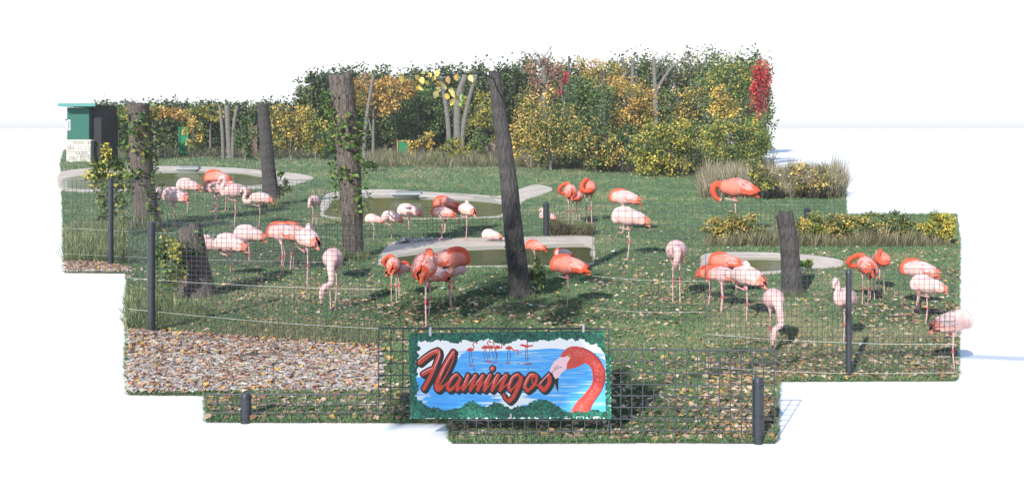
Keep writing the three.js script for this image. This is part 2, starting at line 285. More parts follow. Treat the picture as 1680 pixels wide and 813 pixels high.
function crownLeaves(name, parent, c, r, n, size, pal, tone = 1) {
  const list = [], per = 70, m = Math.max(3, Math.round(n / per));
  for (let k = 0; k < m; k++) {
    let p; do { p = V3(rr(-1, 1), rr(-1, 1), rr(-1, 1)); } while ((r.x > 1.2 ? p.x ** 4 + p.y ** 4 + p.z ** 4 : p.lengthSq()) > 1 || p.length() < 0.25);
    const bump = 0.8 + 0.35 * rnd(), cc = V3(c.x + p.x * r.x * bump, c.y + p.y * r.y * bump, c.z + p.z * r.z * bump), main = pick(pal), rad = rr(0.16, 0.32);
    for (let i = 0; i < per; i++) {
      const col = rnd() < 0.68 ? main : pick(pal), g = rr(0.65, 1.35) * tone * 1.25;
      list.push({ p: V3(cc.x + gauss() * r.x * rad, Math.max(0.1, cc.y + gauss() * r.y * rad), cc.z + gauss() * r.z * rad), e: [rr(0, 6.3), rr(0, 6.3), rr(0, 6.3)], s: size * rr(0.6, 1.4), c: C(col[0] * g, col[1] * g, col[2] * g) });
    }
  }
  return scatter(name, leafGeo, leafMat, list, parent);
}
// one leafy tree or bush: u, base row, top row, crown bottom row, crown width in pixels
function leafy(name, label, category, u, vb, vt, vc, w, n, size, pal, group, more = {}) {
  const d = gd(vb), x = gx(u, d), k = d / F, yt = gy(vt, d), yc = Math.max(0.1, gy(vc, d)), o = thing(name, label, category, [x, 0, -d], group);
  n = Math.round(n * 1.45); const top = V3(rr(-0.3, 0.3) * w * k * 0.2, yc + (yt - yc) * 0.6, 0), st = [];
  const r0 = (more.trunk ?? 6) * k / 2;
  const stem = curve([V3(0, -0.05, 0), V3(rr(-0.1, 0.1), yc * 0.6, 0), top], 10);
  st.push(tube(stem, stem.map((p, i) => lerp(r0, r0 * 0.3, i / 10)), 8));
  for (let i = 0; i < 6; i++) { const a = stem[4 + Math.floor(rnd() * 6)], e = V3(rr(-0.4, 0.4) * w * k, lerp(yc, yt, rr(0.3, 0.9)), rr(-0.4, 0.4) * w * k); st.push(bar(a, e, r0 * 0.3, r0 * 0.12, 5)); }
  part('trunk', join(st), more.bark ?? barkPale, o);
  crownLeaves('crown', o, V3(0, (yt + yc) / 2, 0), V3(w * k / 2 * 0.92, (yt - yc) / 2 * 0.92, w * k * 0.36), n, size, pal, more.tone ?? 1);
  return o;
}
// dense dark trees closing the view
[[158, 172, 70], [190, 168, 100], [262, 168, 100], [335, 167, 110], [405, 168, 100], [470, 168, 100]].forEach(([u, t, w], i) => leafy('dense_tree', ['dark tree rising directly behind the green building', 'dark tree behind the ivy trunk beside the green building', 'dark tree behind the slim amber tree and first green gate', 'dark tree behind the three-stemmed grey clump of the long pond', 'dark tree behind the green bush and the dark leaning trunk', 'dark tree behind the golden yellow tree'][i], 'tree', u, 253, t, 250, w, 7600, 0.3, PAL.dark, null, { trunk: 9 }));
[[528, 118, 76], [590, 114, 110], [660, 113, 120], [735, 114, 120], [800, 113, 100], [842, 115, 60]].forEach(([u, t, w], i) => leafy('dense_tree', ["dark tree at the inner edge of the high woods, beside the shaggy trunk", "dark tree behind the shaggy trunk and the thin grey stem", "dark tree behind the amber foliage and orange-posted gate", "dark tree behind the three grey trunks", "dark tree behind the lime green tree near the slanting trunk", "dark tree behind the slanting trunk's far side"][i], 'tree', u, 253, t, 250, w, 9500, 0.3, PAL.dark, null, { trunk: 9 }));
[[895, 96, 90], [975, 98, 110], [1040, 94, 110], [1110, 92, 110], [1175, 90, 110], [1232, 92, 64]].forEach(([u, t, w], i) => leafy('dense_tree', ["green tree behind the russet tree and straight grey trunk", "green tree behind the utility pole and orange tinted tree", "green tree behind the two close slim trunks", "green tree behind the forked grey trunk", "green tree behind the tall lime green tree", "green tree behind the crimson leaved tree"][i], 'tree', u, 252, t, 250, w, 8200, 0.28, [...PAL.green, ...PAL.dark, [0.22, 0.17, 0.06], [0.14, 0.1, 0.06]], null, { trunk: 9 }));

leafy('autumn_tree', 'slim grey tree with amber leaves between the green building and the green gate', 'tree', 252, 262, 172, 200, 120, 1500, 0.2, PAL.orange, null, { trunk: 8 });
leafy('sapling', 'small yellowing sapling in front of the green gate beyond the long pond', 'tree', 317, 263, 193, 246, 42, 620, 0.17, PAL.gold, null, { trunk: 2 });
leafy('autumn_tree', 'bright green tree over the grey multi-stemmed trunks by the long pond', 'tree', 345, 256, 173, 200, 90, 1600, 0.2, PAL.lime, null, { trunk: 5, tone: 0.8 });
leafy('bush', 'green leafy bush at the foot of the dark leaning trunk', 'bush', 402, 263, 190, 256, 44, 1100, 0.17, PAL.green);
leafy('autumn_tree', 'tall golden yellow tree just past the dark leaning trunk', 'tree', 478, 262, 172, 240, 86, 2900, 0.19, PAL.gold, null, { trunk: 5 });
leafy('bush', 'yellow green bush beside the edge of the golden tree', 'bush', 518, 264, 190, 258, 50, 1200, 0.18, [...PAL.lime, ...PAL.green]);
leafy('autumn_tree', 'amber leaved thin tree just behind the thick shaggy trunk', 'tree', 612, 260, 121, 190, 92, 2300, 0.2, PAL.orange, null, { trunk: 7 });
leafy('autumn_tree', 'amber foliage spray hanging beside the big green tree', 'tree', 648, 258, 124, 168, 70, 900, 0.19, PAL.orange, null, { trunk: 3 });
leafy('green_tree', 'big rounded green tree between amber tree and three grey trunks', 'tree', 688, 256, 138, 226, 112, 3200, 0.22, PAL.green, null, { trunk: 7 });
leafy('sapling', 'yellowing sapling in front of the orange-posted green gate', 'tree', 690, 268, 212, 254, 48, 700, 0.15, PAL.gold, null, { trunk: 2 });
leafy('autumn_tree', 'lime green tree around the three grey trunks', 'tree', 786, 256, 142, 225, 78, 2000, 0.2, PAL.lime, null, { trunk: 5, tone: 0.85 });
leafy('bush', 'yellow leaved bush under the three grey trunks', 'bush', 742, 268, 222, 264, 60, 1000, 0.15, PAL.lime);
leafy('bush', 'dark green bush close to the slanting trunk, by the rust panel', 'bush', 784, 267, 210, 264, 44, 1000, 0.16, PAL.green);
leafy('bush', 'dark low bush beside the shaggy trunk and black railing', 'bush', 604, 282, 262, 286, 46, 600, 0.12, PAL.green, null, { trunk: 2, tone: 0.8 });

leafy('autumn_tree', 'gold and green tree at the edge of the thicket behind the slanting trunk', 'tree', 872, 276, 148, 258, 76, 2600, 0.16, PAL.gold);
leafy('autumn_bush', 'green bush flecked with orange leaves below the utility pole', 'bush', 905, 280, 168, 268, 104, 4000, 0.15, PAL.mixed);
leafy('green_tree', 'dark green tree in the thicket, right of the utility pole'.replace('right of', 'just past'), 'tree', 968, 276, 128, 240, 96, 3900, 0.16, [...PAL.green, [0.05, 0.09, 0.05]], null);
leafy('autumn_bush', 'low green bush with orange tints behind the weedy fence, above two orange flamingos', 'bush', 975, 284, 196, 276, 96, 3000, 0.14, PAL.mixed);
leafy('autumn_tree', 'orange and yellow leaved tree in the middle of the thicket', 'tree', 1036, 274, 128, 225, 84, 2900, 0.16, [...PAL.gold, ...PAL.orange]);
leafy('green_bush', 'dark green gap of foliage under the orange middle tree', 'bush', 1022, 282, 205, 274, 70, 2000, 0.14, PAL.green, null, { tone: 0.8 });
leafy('yellow_bush', 'big bright yellow green bush spilling over the weedy back fence', 'bush', 1084, 291, 196, 290, 100, 4600, 0.14, PAL.lime);
leafy('autumn_tree', 'yellow orange leaved tree between bare grey trunks and the tall lime tree', 'tree', 1126, 276, 140, 225, 84, 2800, 0.16, PAL.mixed);
leafy('green_bush', 'green bush dotted yellow next to the big yellow green bush', 'bush', 1150, 286, 196, 280, 80, 2700, 0.14, [...PAL.green, ...PAL.lime]);
leafy('autumn_tree', 'bright yellow leaved young tree below the lime crown', 'tree', 1186, 278, 138, 200, 54, 1500, 0.15, [...PAL.gold, [0.5, 0.4, 0.05]]);
leafy('autumn_tree', 'tall lime green tree at the top of the thicket beside the red tree', 'tree', 1196, 268, 94, 190, 108, 3800, 0.18, [...PAL.lime, ...PAL.green]);
leafy('yellow_bush', 'yellow green bush over the weeds behind the lone big flamingo', 'bush', 1205, 294, 196, 276, 100, 3900, 0.13, [...PAL.lime, ...PAL.green]);
leafy('red_tree', 'crimson leaved tree at the end of the thicket', 'tree', 1248, 272, 94, 190, 40, 1500, 0.17, PAL.red);
leafy('green_bush', 'green bush below the crimson tree', 'bush', 1240, 286, 186, 282, 60, 2200, 0.14, [...PAL.green, ...PAL.lime]);
leafy('autumn_tree', 'orange tinted tree high behind the dark green tree by the utility pole', 'tree', 990, 258, 96, 150, 86, 1700, 0.2, [...PAL.orange, [0.3, 0.26, 0.06], [0.15, 0.17, 0.05]], null);
leafy('rust_tree', 'dull russet tree behind the grey trunk at the top', 'tree', 895, 256, 97, 170, 76, 1300, 0.2, PAL.rust, null);
leafy('red_tree', 'small red leaved tree low behind the utility pole', 'tree', 924, 257, 118, 160, 26, 420, 0.2, PAL.red);

// bare trees
function bareTree(label, stems, vb, tw, group) {         // stems: [[u, v, w], ...] from the ground up
  const d = gd(vb), o = thing('bare_tree', label, 'tree', [0, 0, 0], group), main = [], tw_ = [];
  for (const s of stems) {
    const cs = curve(s.map(([u, v, w]) => V3(gx(u, d), Math.max(-0.05, gy(v, d)), w * d / F / 2)), 16), ps = cs.map((p) => V3(p.x, p.y, -d)), rs = cs.map((p) => p.z);
    part('trunk', tube(ps, rs, 9), barkPale, o);
    const grow = (p, dir, len, r, dep) => {
      const e = p.clone().addScaledVector(dir, len); tw_.push(bar(p, e, r, r * 0.6, 4)); if (!dep) return;
      for (let i = 0; i < 3; i++) grow(p.clone().lerp(e, rr(0.5, 1)), dir.clone().add(V3(rr(-0.8, 0.8), rr(-0.3, 0.6), rr(-0.7, 0.7))).normalize(), len * rr(0.5, 0.8), r * 0.55, dep - 1);
    };
    for (let i = 0; i < tw; i++) { const k = 5 + Math.floor(rnd() * 11); grow(ps[k], V3(rr(-0.9, 0.9), rr(0.1, 0.9), rr(-0.5, 0.5)).normalize(), rr(0.6, 1.3), rs[k] * 0.35, 3); }
  }
  if (tw_.length) part('twigs', join(tw_), barkTwig, o).userData.kind = 'stuff';
}
const barkTwig = std(C(0.13, 0.11, 0.1), 0.95);
bareTree('three grey trunks growing from one foot beyond the middle pond', [[[738, 262, 9], [735, 200, 8], [728, 150, 7], [722, 121, 6]], [[752, 264, 16], [750, 215, 12], [752, 160, 12], [764, 122, 9]], [[757, 262, 9], [760, 210, 8], [770, 160, 7], [782, 122, 5]]], 262, 1);
bareTree('pair of slim grey trunks beyond the long pond, near the bright green tree', [[[366, 262, 6], [364, 210, 6], [360, 172, 5]], [[377, 262, 10], [374, 215, 9], [372, 172, 9]], [[381, 262, 7], [384, 200, 6], [389, 173, 5]]], 262, 0);
bareTree('single thin grey trunk behind the shaggy trunk', [[[598, 270, 7], [598, 225, 7], [603, 180, 6], [613, 122, 5]]], 270, 2);
bareTree('straight grey trunk at the top beside the russet tree', [[[892, 258, 12], [893, 150, 11], [894, 110, 10], [896, 95, 9]], [[893, 130, 4], [888, 105, 3], [884, 94, 3]]], 256, 3);
bareTree('two close slim trunks above the orange middle tree', [[[1026, 256, 6], [1025, 150, 5], [1022, 95, 5]], [[1037, 256, 6], [1038, 150, 6], [1038, 95, 5]]], 254, 3);
bareTree('forked grey trunk with a long curved limb above the thicket', [[[1076, 256, 9], [1075, 160, 8], [1073, 95, 5]], [[1075, 155, 6], [1088, 130, 5], [1105, 108, 4], [1128, 95, 3]]], 254, 4);
bareTree('slender leafless tree beside the tall lime tree', [[[1148, 256, 5], [1146, 150, 4], [1145, 96, 2]], [[1136, 256, 4], [1134, 150, 3], [1132, 98, 2]]], 253, 6);
bareTree('bare twiggy tree just above the slanting trunk', [[[846, 256, 7], [848, 180, 5], [852, 128, 3]], [[836, 256, 5], [838, 180, 4], [841, 130, 2]]], 253, 7);
{ const d = gd(254), o = thing('utility_pole', 'thin dark utility pole rising out of the thicket against the sky', 'pole', [gx(933.5, d), 0, -d]); part('pole', new THREE.CylinderGeometry(0.09, 0.12, gy(94, d), 10).translate(0, gy(94, d) / 2, 0), std(C(0.06, 0.06, 0.07), 0.6), o); part('cap', new THREE.CylinderGeometry(0.11, 0.11, 0.12, 10).translate(0, gy(94, d) + 0.061, 0), std(C(0.05, 0.05, 0.05), 0.6), o); }

// vine bush and reeds at the fence on the pond's near side
leafy('vine_bush', 'loose yellow green vine bush growing by the ivy trunk and dark fence post', 'bush', 176, 392, 236, 372, 60, 900, 0.11, [...PAL.lime, ...PAL.green], null, { trunk: 1.5, bark: barkTwig });
leafy('vine_bush', 'tangled ivy bush filling the fence corner beside the broad stump', 'bush', 282, 500, 376, 470, 56, 700, 0.07, [...PAL.lime, ...PAL.green], null, { trunk: 1.5, bark: barkTwig });
leafy('small_shrub', 'small green shrub at the foot of the leaning trunk by the pond', 'bush', 463, 338, 283, 322, 22, 200, 0.12, PAL.green, null, { trunk: 1, bark: barkTwig });
leafy('small_shrub', 'spindly shrub growing at the foot of the slanting trunk', 'bush', 886, 488, 412, 486, 32, 420, 0.055, PAL.green, null, { trunk: 1, bark: barkTwig });
leafy('small_shrub', 'little leafy shrub at the base of the cut-off trunk by the far small pond', 'bush', 1322, 448, 424, 446, 26, 240, 0.07, PAL.green, null, { trunk: 1, bark: barkTwig });
// hedge row with the weeds above it
[[1186, 352, 60, 'mixed', 'yellow flecked bush in the low row behind the small pond'], [1228, 356, 50, 'weed', 'pale straw bush in the low row behind the small pond'], [1330, 356, 60, 'lime', 'yellow leaved bush just past the cut-off trunk, in the low row'], [1380, 352, 60, 'gold', 'golden bush midway along the low row'], [1426, 352, 60, 'mixed', 'green and orange bush near the end of the low row'], [1476, 353, 60, 'dark', 'dark sparse bush next to the end of the low row']].forEach(([u, t, w, p, l]) => leafy('hedge_bush', l, 'bush', u, 401, t - 6, 396, w + 12, 1700, 0.055, [...PAL[p], ...PAL.mixed], null, { trunk: 1.2, bark: barkTwig }));
leafy('yellow_bush', 'rounded yellow bush closing the end of the low row', 'bush', 1541, 404, 348, 398, 58, 2600, 0.05, [...PAL.lime, [0.42, 0.33, 0.04]], null, { trunk: 1.2, bark: barkTwig });

// ------------------------------------------------------------------ tall dry weeds
const stalk = triGeo([[-0.012, 0, 0], [0.012, 0, 0], [0.09, 0.55, 0.03], [0.24, 1, 0.09], [-0.012, 0, 0.02], [0.012, 0, 0.02], [-0.07, 0.5, 0.06], [-0.12, 0.85, 0.12], [0, 0, 0.01], [0.02, 0, -0.01], [0.03, 0.6, -0.06], [0.02, 0.95, -0.15]], [[0, 1, 2], [0, 2, 3], [4, 5, 6], [4, 6, 7], [8, 9, 10], [8, 10, 11]]);
function weeds(label, n, box_, h, pal, test = () => true, wd = Math.min(0.7, h)) {
  const list = []; let g = 0;
  while (list.length < n && g++ < n * 20) {
    const u = rr(box_[0], box_[1]), v = rr(box_[2], box_[3]); if (!test(u, v)) continue; const [x, z] = gp(u, v), d = -z; if (onPond(x, z)) continue;
    const c = pick(pal), k = rr(0.7, 1.3); const clump = 0.25 + 1.5 * fbm(x * 0.9, z * 0.5, 8, 3) ** 1.2;
    list.push({ p: V3(x, 0, z), e: [rr(-0.4, 0.4), rr(0, 6.3), rr(-0.4, 0.4)], s: [wd * k, h * k * clump * rr(0.6, 1.3), wd * k], c: C(c[0] * k, c[1] * k, c[2] * k) });
  }
  const m = scatter('tall_weeds', stalk, leafMat, list, scene); m.userData.label = label; m.userData.category = 'weeds';
}
weeds('tall dry weeds along the far bank of the long pond', 3600, [130, 520, 246, 262], 0.8, [...PAL.weed, [0.06, 0.1, 0.03]], (u, v) => v < 262 - 5 * fbm(u * 0.03, 2, 4, 2));
weeds('tall straw coloured weeds behind the middle pond', 4200, [586, 860, 250, 276], 0.75, [...PAL.weed, [0.07, 0.11, 0.03]]);
weeds('tall brown weeds along the fence below the thicket', 7200, [850, 1270, 258, 286], 0.85, PAL.weed, (u, v) => v > 256 + (u - 850) * 0.06 - 2 && v < 276 + (u - 850) * 0.04);
weeds('high grey brown weeds behind the lone big flamingo', 6500, [1150, 1384, 296, 327], 0.85, [...PAL.weed, [0.3, 0.26, 0.2]], () => true, 0.5);
[[239, 375, 22, 0.35], [447, 340, 15, 0.4], [580, 427, 21, 0.25], [325, 492, 36, 0.16], [855, 493, 24, 0.14], [1301, 491, 21, 0.16]].forEach(([u, v, w, h], i) => weeds('ragged grass growing round the foot of ' + ['the ivy trunk', 'the leaning trunk', 'the shaggy trunk', 'the broad stump', 'the slanting trunk', 'the cut-off trunk'][i], 170, [u - w, u + w, v - 1, v + 3], h, [[0.07, 0.13, 0.04], [0.12, 0.18, 0.06], [0.2, 0.19, 0.09]]));
weeds('straw coloured weeds below the low bush row', 2600, [1158, 1560, 394, 408], 0.3, [...PAL.weed, [0.1, 0.13, 0.05]]);
weeds('green rank grass along the fence foot by the wood chips', 2300, [205, 345, 470, 548], 0.2, [[0.08, 0.13, 0.04], [0.14, 0.19, 0.07], [0.2, 0.22, 0.1], [0.05, 0.09, 0.03]], (u, v) => v > 476 + (u - 205) * 0.28 || rnd() < 0.15);
weeds('thin grassy weeds along the mesh near the mulch edge', 1500, [340, 626, 536, 570], 0.14, [[0.08, 0.12, 0.04], [0.16, 0.17, 0.08], [0.22, 0.2, 0.12]], (u, v) => v < 548 + (u - 210) * 0.075);
weeds('green weeds at the fence foot by the dark post', 1400, [104, 212, 372, 434], 0.3, [[0.08, 0.13, 0.04], [0.13, 0.18, 0.06], [0.2, 0.2, 0.1]]);
weeds('dark brown reeds at the pond bank beside the post', 1500, [905, 972, 384, 391], 0.33, [[0.1, 0.08, 0.04], [0.16, 0.14, 0.06], [0.06, 0.055, 0.02]]);

leafy('vine_bush', 'yellow leaved vine over the grey weeds beyond the lone big flamingo', 'bush', 1252, 330, 256, 316, 70, 900, 0.1, [...PAL.lime, ...PAL.weed], null, { trunk: 1.2, bark: barkTwig });
leafy('vine_bush', 'thin straw and yellow vine at the far end of the grey weeds', 'bush', 1330, 328, 260, 318, 92, 1300, 0.09, [...PAL.weed, ...PAL.gold], null, { trunk: 1.2, bark: barkTwig });
leafy('bush', 'low dark bush at the edge of the shaggy trunk, far bank', 'bush', 535, 262, 200, 262, 52, 900, 0.18, PAL.green);
leafy('vine_bush', 'low sprawling green vine in front of the weedy fence', 'bush', 1190, 322, 284, 322, 60, 500, 0.09, [...PAL.green, ...PAL.weed], null, { trunk: 1.2, bark: barkTwig });

// ------------------------------------------------------------------ building, far fences, gates
{
  const d = gd(266), k = d / F, o = thing('green_building', 'green kiosk building with a pale stone base and flat overhanging roof', 'building', [gx(127, d), 0, -d - 2.2]);
  const green = std(C(0.02, 0.11, 0.085), 0.85), teal = std(C(0.06, 0.24, 0.215), 0.7), dark = std(C(0.02, 0.022, 0.024), 0.9), stoneM = std(C(1, 1, 1), 0.95, { vertexColors: true });
  const w = 36 * k, y1 = gy(229, d), y2 = gy(176, d);
  part('wall', box(w, y2 - y1, 3.9, -2 * k, (y1 + y2) / 2, 0.0), green, o);
  part('base_wall', box(w + 0.2, y1 - 0.12, 4.1, -2 * k + 0.1, (y1 - 0.12) / 2, 0), std(C(0.25, 0.24, 0.22), 0.95), o);
  const gs = []; const ch = (y1 - 0.12) / 8;
  for (let r = 0; r < 8; r++) { let x = -w / 2 - 0.1; while (x < w / 2 + 0.08) { const l = Math.min(rr(0.14, 0.4), w / 2 + 0.1 - x); let g = rbox(l - 0.015, ch - 0.015, 0.08, 0.012, x + l / 2 - 2 * k + 0.1, r * ch + ch / 2, 2.055 + rr(0, 0.02)); if (g.index) g = g.toNonIndexed(); const t = rr(0.36, 0.62), c = []; for (let i = 0; i < g.attributes.position.count; i++) c.push(t, t * 0.96, t * 0.88); g.setAttribute('color', new THREE.Float32BufferAttribute(c, 3)); gs.push(g); x += l; } }
  part('stones', mergeGeometries(gs), stoneM, o).userData.kind = 'stuff';
  part('sill_course', rbox(w + 0.34, 0.12, 4.3, 0.02, -2 * k + 0.1, y1 - 0.06, 0), std(C(0.5, 0.48, 0.43), 0.9), o);
  const roof = part('roof', rbox(w + 1.1, 0.12, 5.4, 0.02, 0.22, y2 + 0.12, 0.2), dark, o);
  part('fascia', rbox(w + 1.16, 0.24, 0.06, 0.01, 0.22, y2 + 0.18, 2.94), teal, roof);
  part('screen', box(0.7, y2 - 0.1, 3.4, w / 2 - 2 * k + 0.42, (y2 - 0.1) / 2 + 0.05, -0.2), dark, o);
  const win = part('window', box(5 * k, 17 * k, 0.04, -w / 2 - 2 * k + 3 * k, gy(205, d), 1.96), std(C(0.7, 0.72, 0.72), 0.6), o);
  part('pane', box(3 * k, 14 * k, 0.02, -w / 2 - 2 * k + 3 * k, gy(205, d), 1.985), new THREE.MeshStandardMaterial({ color: C(0.2, 0.25, 0.28), roughness: 0.1 }), win);
}
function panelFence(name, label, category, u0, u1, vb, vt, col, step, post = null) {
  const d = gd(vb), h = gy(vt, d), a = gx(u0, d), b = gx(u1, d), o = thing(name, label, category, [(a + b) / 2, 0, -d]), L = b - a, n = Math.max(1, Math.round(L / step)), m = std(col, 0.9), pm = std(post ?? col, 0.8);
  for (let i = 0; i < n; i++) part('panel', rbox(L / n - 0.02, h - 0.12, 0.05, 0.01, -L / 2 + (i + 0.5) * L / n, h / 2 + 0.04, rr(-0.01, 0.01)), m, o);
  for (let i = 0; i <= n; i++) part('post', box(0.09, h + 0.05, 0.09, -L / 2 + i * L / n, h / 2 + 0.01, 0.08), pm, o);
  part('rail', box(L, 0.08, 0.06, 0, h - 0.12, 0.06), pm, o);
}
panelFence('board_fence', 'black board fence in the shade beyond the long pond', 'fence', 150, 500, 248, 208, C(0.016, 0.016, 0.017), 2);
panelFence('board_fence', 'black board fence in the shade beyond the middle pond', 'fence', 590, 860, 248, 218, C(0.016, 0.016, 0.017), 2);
panelFence('green_gate', 'bright green gate panel in the dark fence beyond the long pond', 'gate', 294, 308, 258, 208, C(0.012, 0.17, 0.075), 1.6);
panelFence('green_gate', 'bright green gate panel with an orange post beyond the middle pond', 'gate', 652, 671, 258, 229, C(0.012, 0.17, 0.075), 2, C(0.45, 0.2, 0.08));
panelFence('rust_fence', 'small rust brown fence panel behind the slanting trunk', 'fence', 796, 812, 257, 231, C(0.2, 0.12, 0.11), 1.6);
panelFence('rust_fence', 'small rust brown fence panel near the dark leaning trunk', 'fence', 408, 421, 257, 206, C(0.14, 0.09, 0.085), 1.6);
// wire fence in the weeds
{
  const o = thing('wire_fence', 'thin dark wire fence with posts running through the weeds below the thicket', 'fence'), pm = std(C(0.035, 0.04, 0.045), 0.6), wires = [];
  const ps = [[650, 266, 22], [727, 272, 24], [884, 272, 25], [956, 277, 27], [1022, 286, 31], [1086, 291, 30], [1147, 300, 24], [1199, 303, 32], [1273, 315, 27], [1379, 318, 38]].map(([u, v, h]) => { const d = gd(v); return { p: V3(gx(u, d), 0, -d), h: h * d / F }; });
  for (const { p, h } of ps) { const m = part('post', new THREE.CylinderGeometry(0.045, 0.045, h, 8).translate(0, h / 2, 0), pm, o); m.position.copy(p); const c = part('cap', new THREE.SphereGeometry(0.055, 8, 6), pm, m); c.position.y = h; }
  for (let i = 0; i < ps.length - 1; i++) { const a = ps[i], b = ps[i + 1], L = a.p.distanceTo(b.p); for (let k = 1; k <= 8; k++) wires.push(bar(a.p.clone().setY(a.h * k / 8.2), b.p.clone().setY(b.h * k / 8.2), 0.004)); for (let s = 0.4; s < L; s += 0.4) { const q = a.p.clone().lerp(b.p, s / L); wires.push(bar(q.clone(), q.clone().setY(lerp(a.h, b.h, s / L) * 0.97), 0.003)); } }
  part('wire', join(wires), pm, o).userData.kind = 'stuff';
}

// ------------------------------------------------------------------ grass, fallen leaves
{
  const blade = []; const faces = [];
  for (let k = 0; k < 6; k++) { const a = k * 1.05 + 0.3, r = 0.25 + 0.1 * (k % 3), dx = Math.cos(a), dz = Math.sin(a), h = 0.75 + 0.12 * (k % 4), b = blade.length; blade.push([dx * r - dz * 0.09, 0, dz * r + dx * 0.09], [dx * r + dz * 0.09, 0, dz * r - dx * 0.09], [dx * (r + 0.2), h * 0.6, dz * (r + 0.2)], [dx * (r + 0.55), h, dz * (r + 0.55)]); faces.push([b, b + 1, b + 2], [b, b + 2, b + 3]); }
  const tuft = triGeo(blade, faces), list = [], leaves = [];
  const pal = [[0.06, 0.125, 0.055], [0.085, 0.17, 0.07], [0.115, 0.205, 0.085], [0.155, 0.235, 0.1], [0.07, 0.145, 0.075]], dryC = [[0.24, 0.21, 0.12], [0.18, 0.19, 0.085], [0.3, 0.26, 0.17]];
  const lp = [[0.48, 0.32, 0.22], [0.4, 0.22, 0.13], [0.56, 0.42, 0.29], [0.5, 0.33, 0.1], [0.3, 0.15, 0.09], [0.55, 0.44, 0.32], [0.42, 0.23, 0.1], [0.36, 0.24, 0.17]];
  let tries = 0;
  while (list.length < 190000 && tries++ < 700000) {
    const u = rr(86, 1605), v = 246 + 486 * Math.pow(rnd(), 0.85), [x, z] = gp(u, v), d = -z;
    if (!inside(lawnPoly, x, -z) || onPond(x, z) || onMulch(x, z)) continue;
    const n = fbm(x * 0.5, z * 0.5, 33, 4), s = d < 22 ? 0.055 : 0.055 + (d - 22) * 0.0022, farDry = d > 55 ? 0.28 : 0.1;
    const c = rnd() < farDry + clamp((n - 0.55) * 2) ? pick(dryC) : pick(pal), k = rr(0.75, 1.25) * (0.75 + 0.5 * n);
    list.push({ p: V3(x, 0.015, z), e: [rr(-0.2, 0.2), rr(0, 6.3), rr(-0.2, 0.2)], s: [s * rr(0.7, 1.2), s * rr(0.6, 1.25) * (0.6 + 0.8 * n), s * rr(0.7, 1.2)], c: C(c[0] * k, c[1] * k, c[2] * k) });
  }
  scatter('grass', tuft, leafMat, list, lawn);
  tries = 0;
  while (leaves.length < 13000 && tries++ < 400000) {
    const u = rr(86, 1605), v = 300 + 430 * Math.pow(rnd(), 0.6), [x, z] = gp(u, v);
    if (!inside(lawnPoly, x, -z) || onPond(x, z) || onMulch(x, z)) continue;
    let dens = v < 400 ? 0.42 : 0.5; if (u > 970 && v > 415) dens = 1; if (u > 620 && u < 970 && v > 400) dens = v > 500 ? 0.75 : 0.25; if (u < 620 && v > 470) dens = 0.85; if (v > 540 && u < 1157) dens = 0.45;
    dens *= clamp(fbm(x * 0.7, z * 0.7, 55, 3) * 2.6 - 0.55); if (rnd() > dens) continue;
    const c = pick(lp), k = rr(0.7, 1.25);
    leaves.push({ p: V3(x, 0.035 + rnd() * 0.03, z), e: [rr(-0.4, 0.4), rr(0, 6.3), rr(-0.4, 0.4)], s: rr(0.05, 0.1), c: C(c[0] * k, c[1] * k, c[2] * k) });
  }
  scatter('fallen_leaves', dryLeafGeo, litterMat, leaves, lawn);
  const edge = []; // a few leaves blown onto the path
  for (let i = 0; i < 160; i++) { const u = rr(210, 1570), v = rr(628, 812), [x, z] = gp(u, v); if (inside(lawnPoly, x, -z) || onMulch(x, z) || rnd() < (v - 640) / 120) continue; const c = pick(lp); edge.push({ p: V3(x, 0.012, z), e: [rr(-0.3, 0.3), rr(0, 6.3), rr(-0.3, 0.3)], s: rr(0.05, 0.08), c: C(...c) }); }
}

// ------------------------------------------------------------------ mesh fences
const fenceMat = std(C(0.045, 0.052, 0.062), 0.5), whiteWire = std(C(0.55, 0.55, 0.53), 0.5), postMat = std(C(0.028, 0.034, 0.042), 0.45, { metalness: 0.1 });
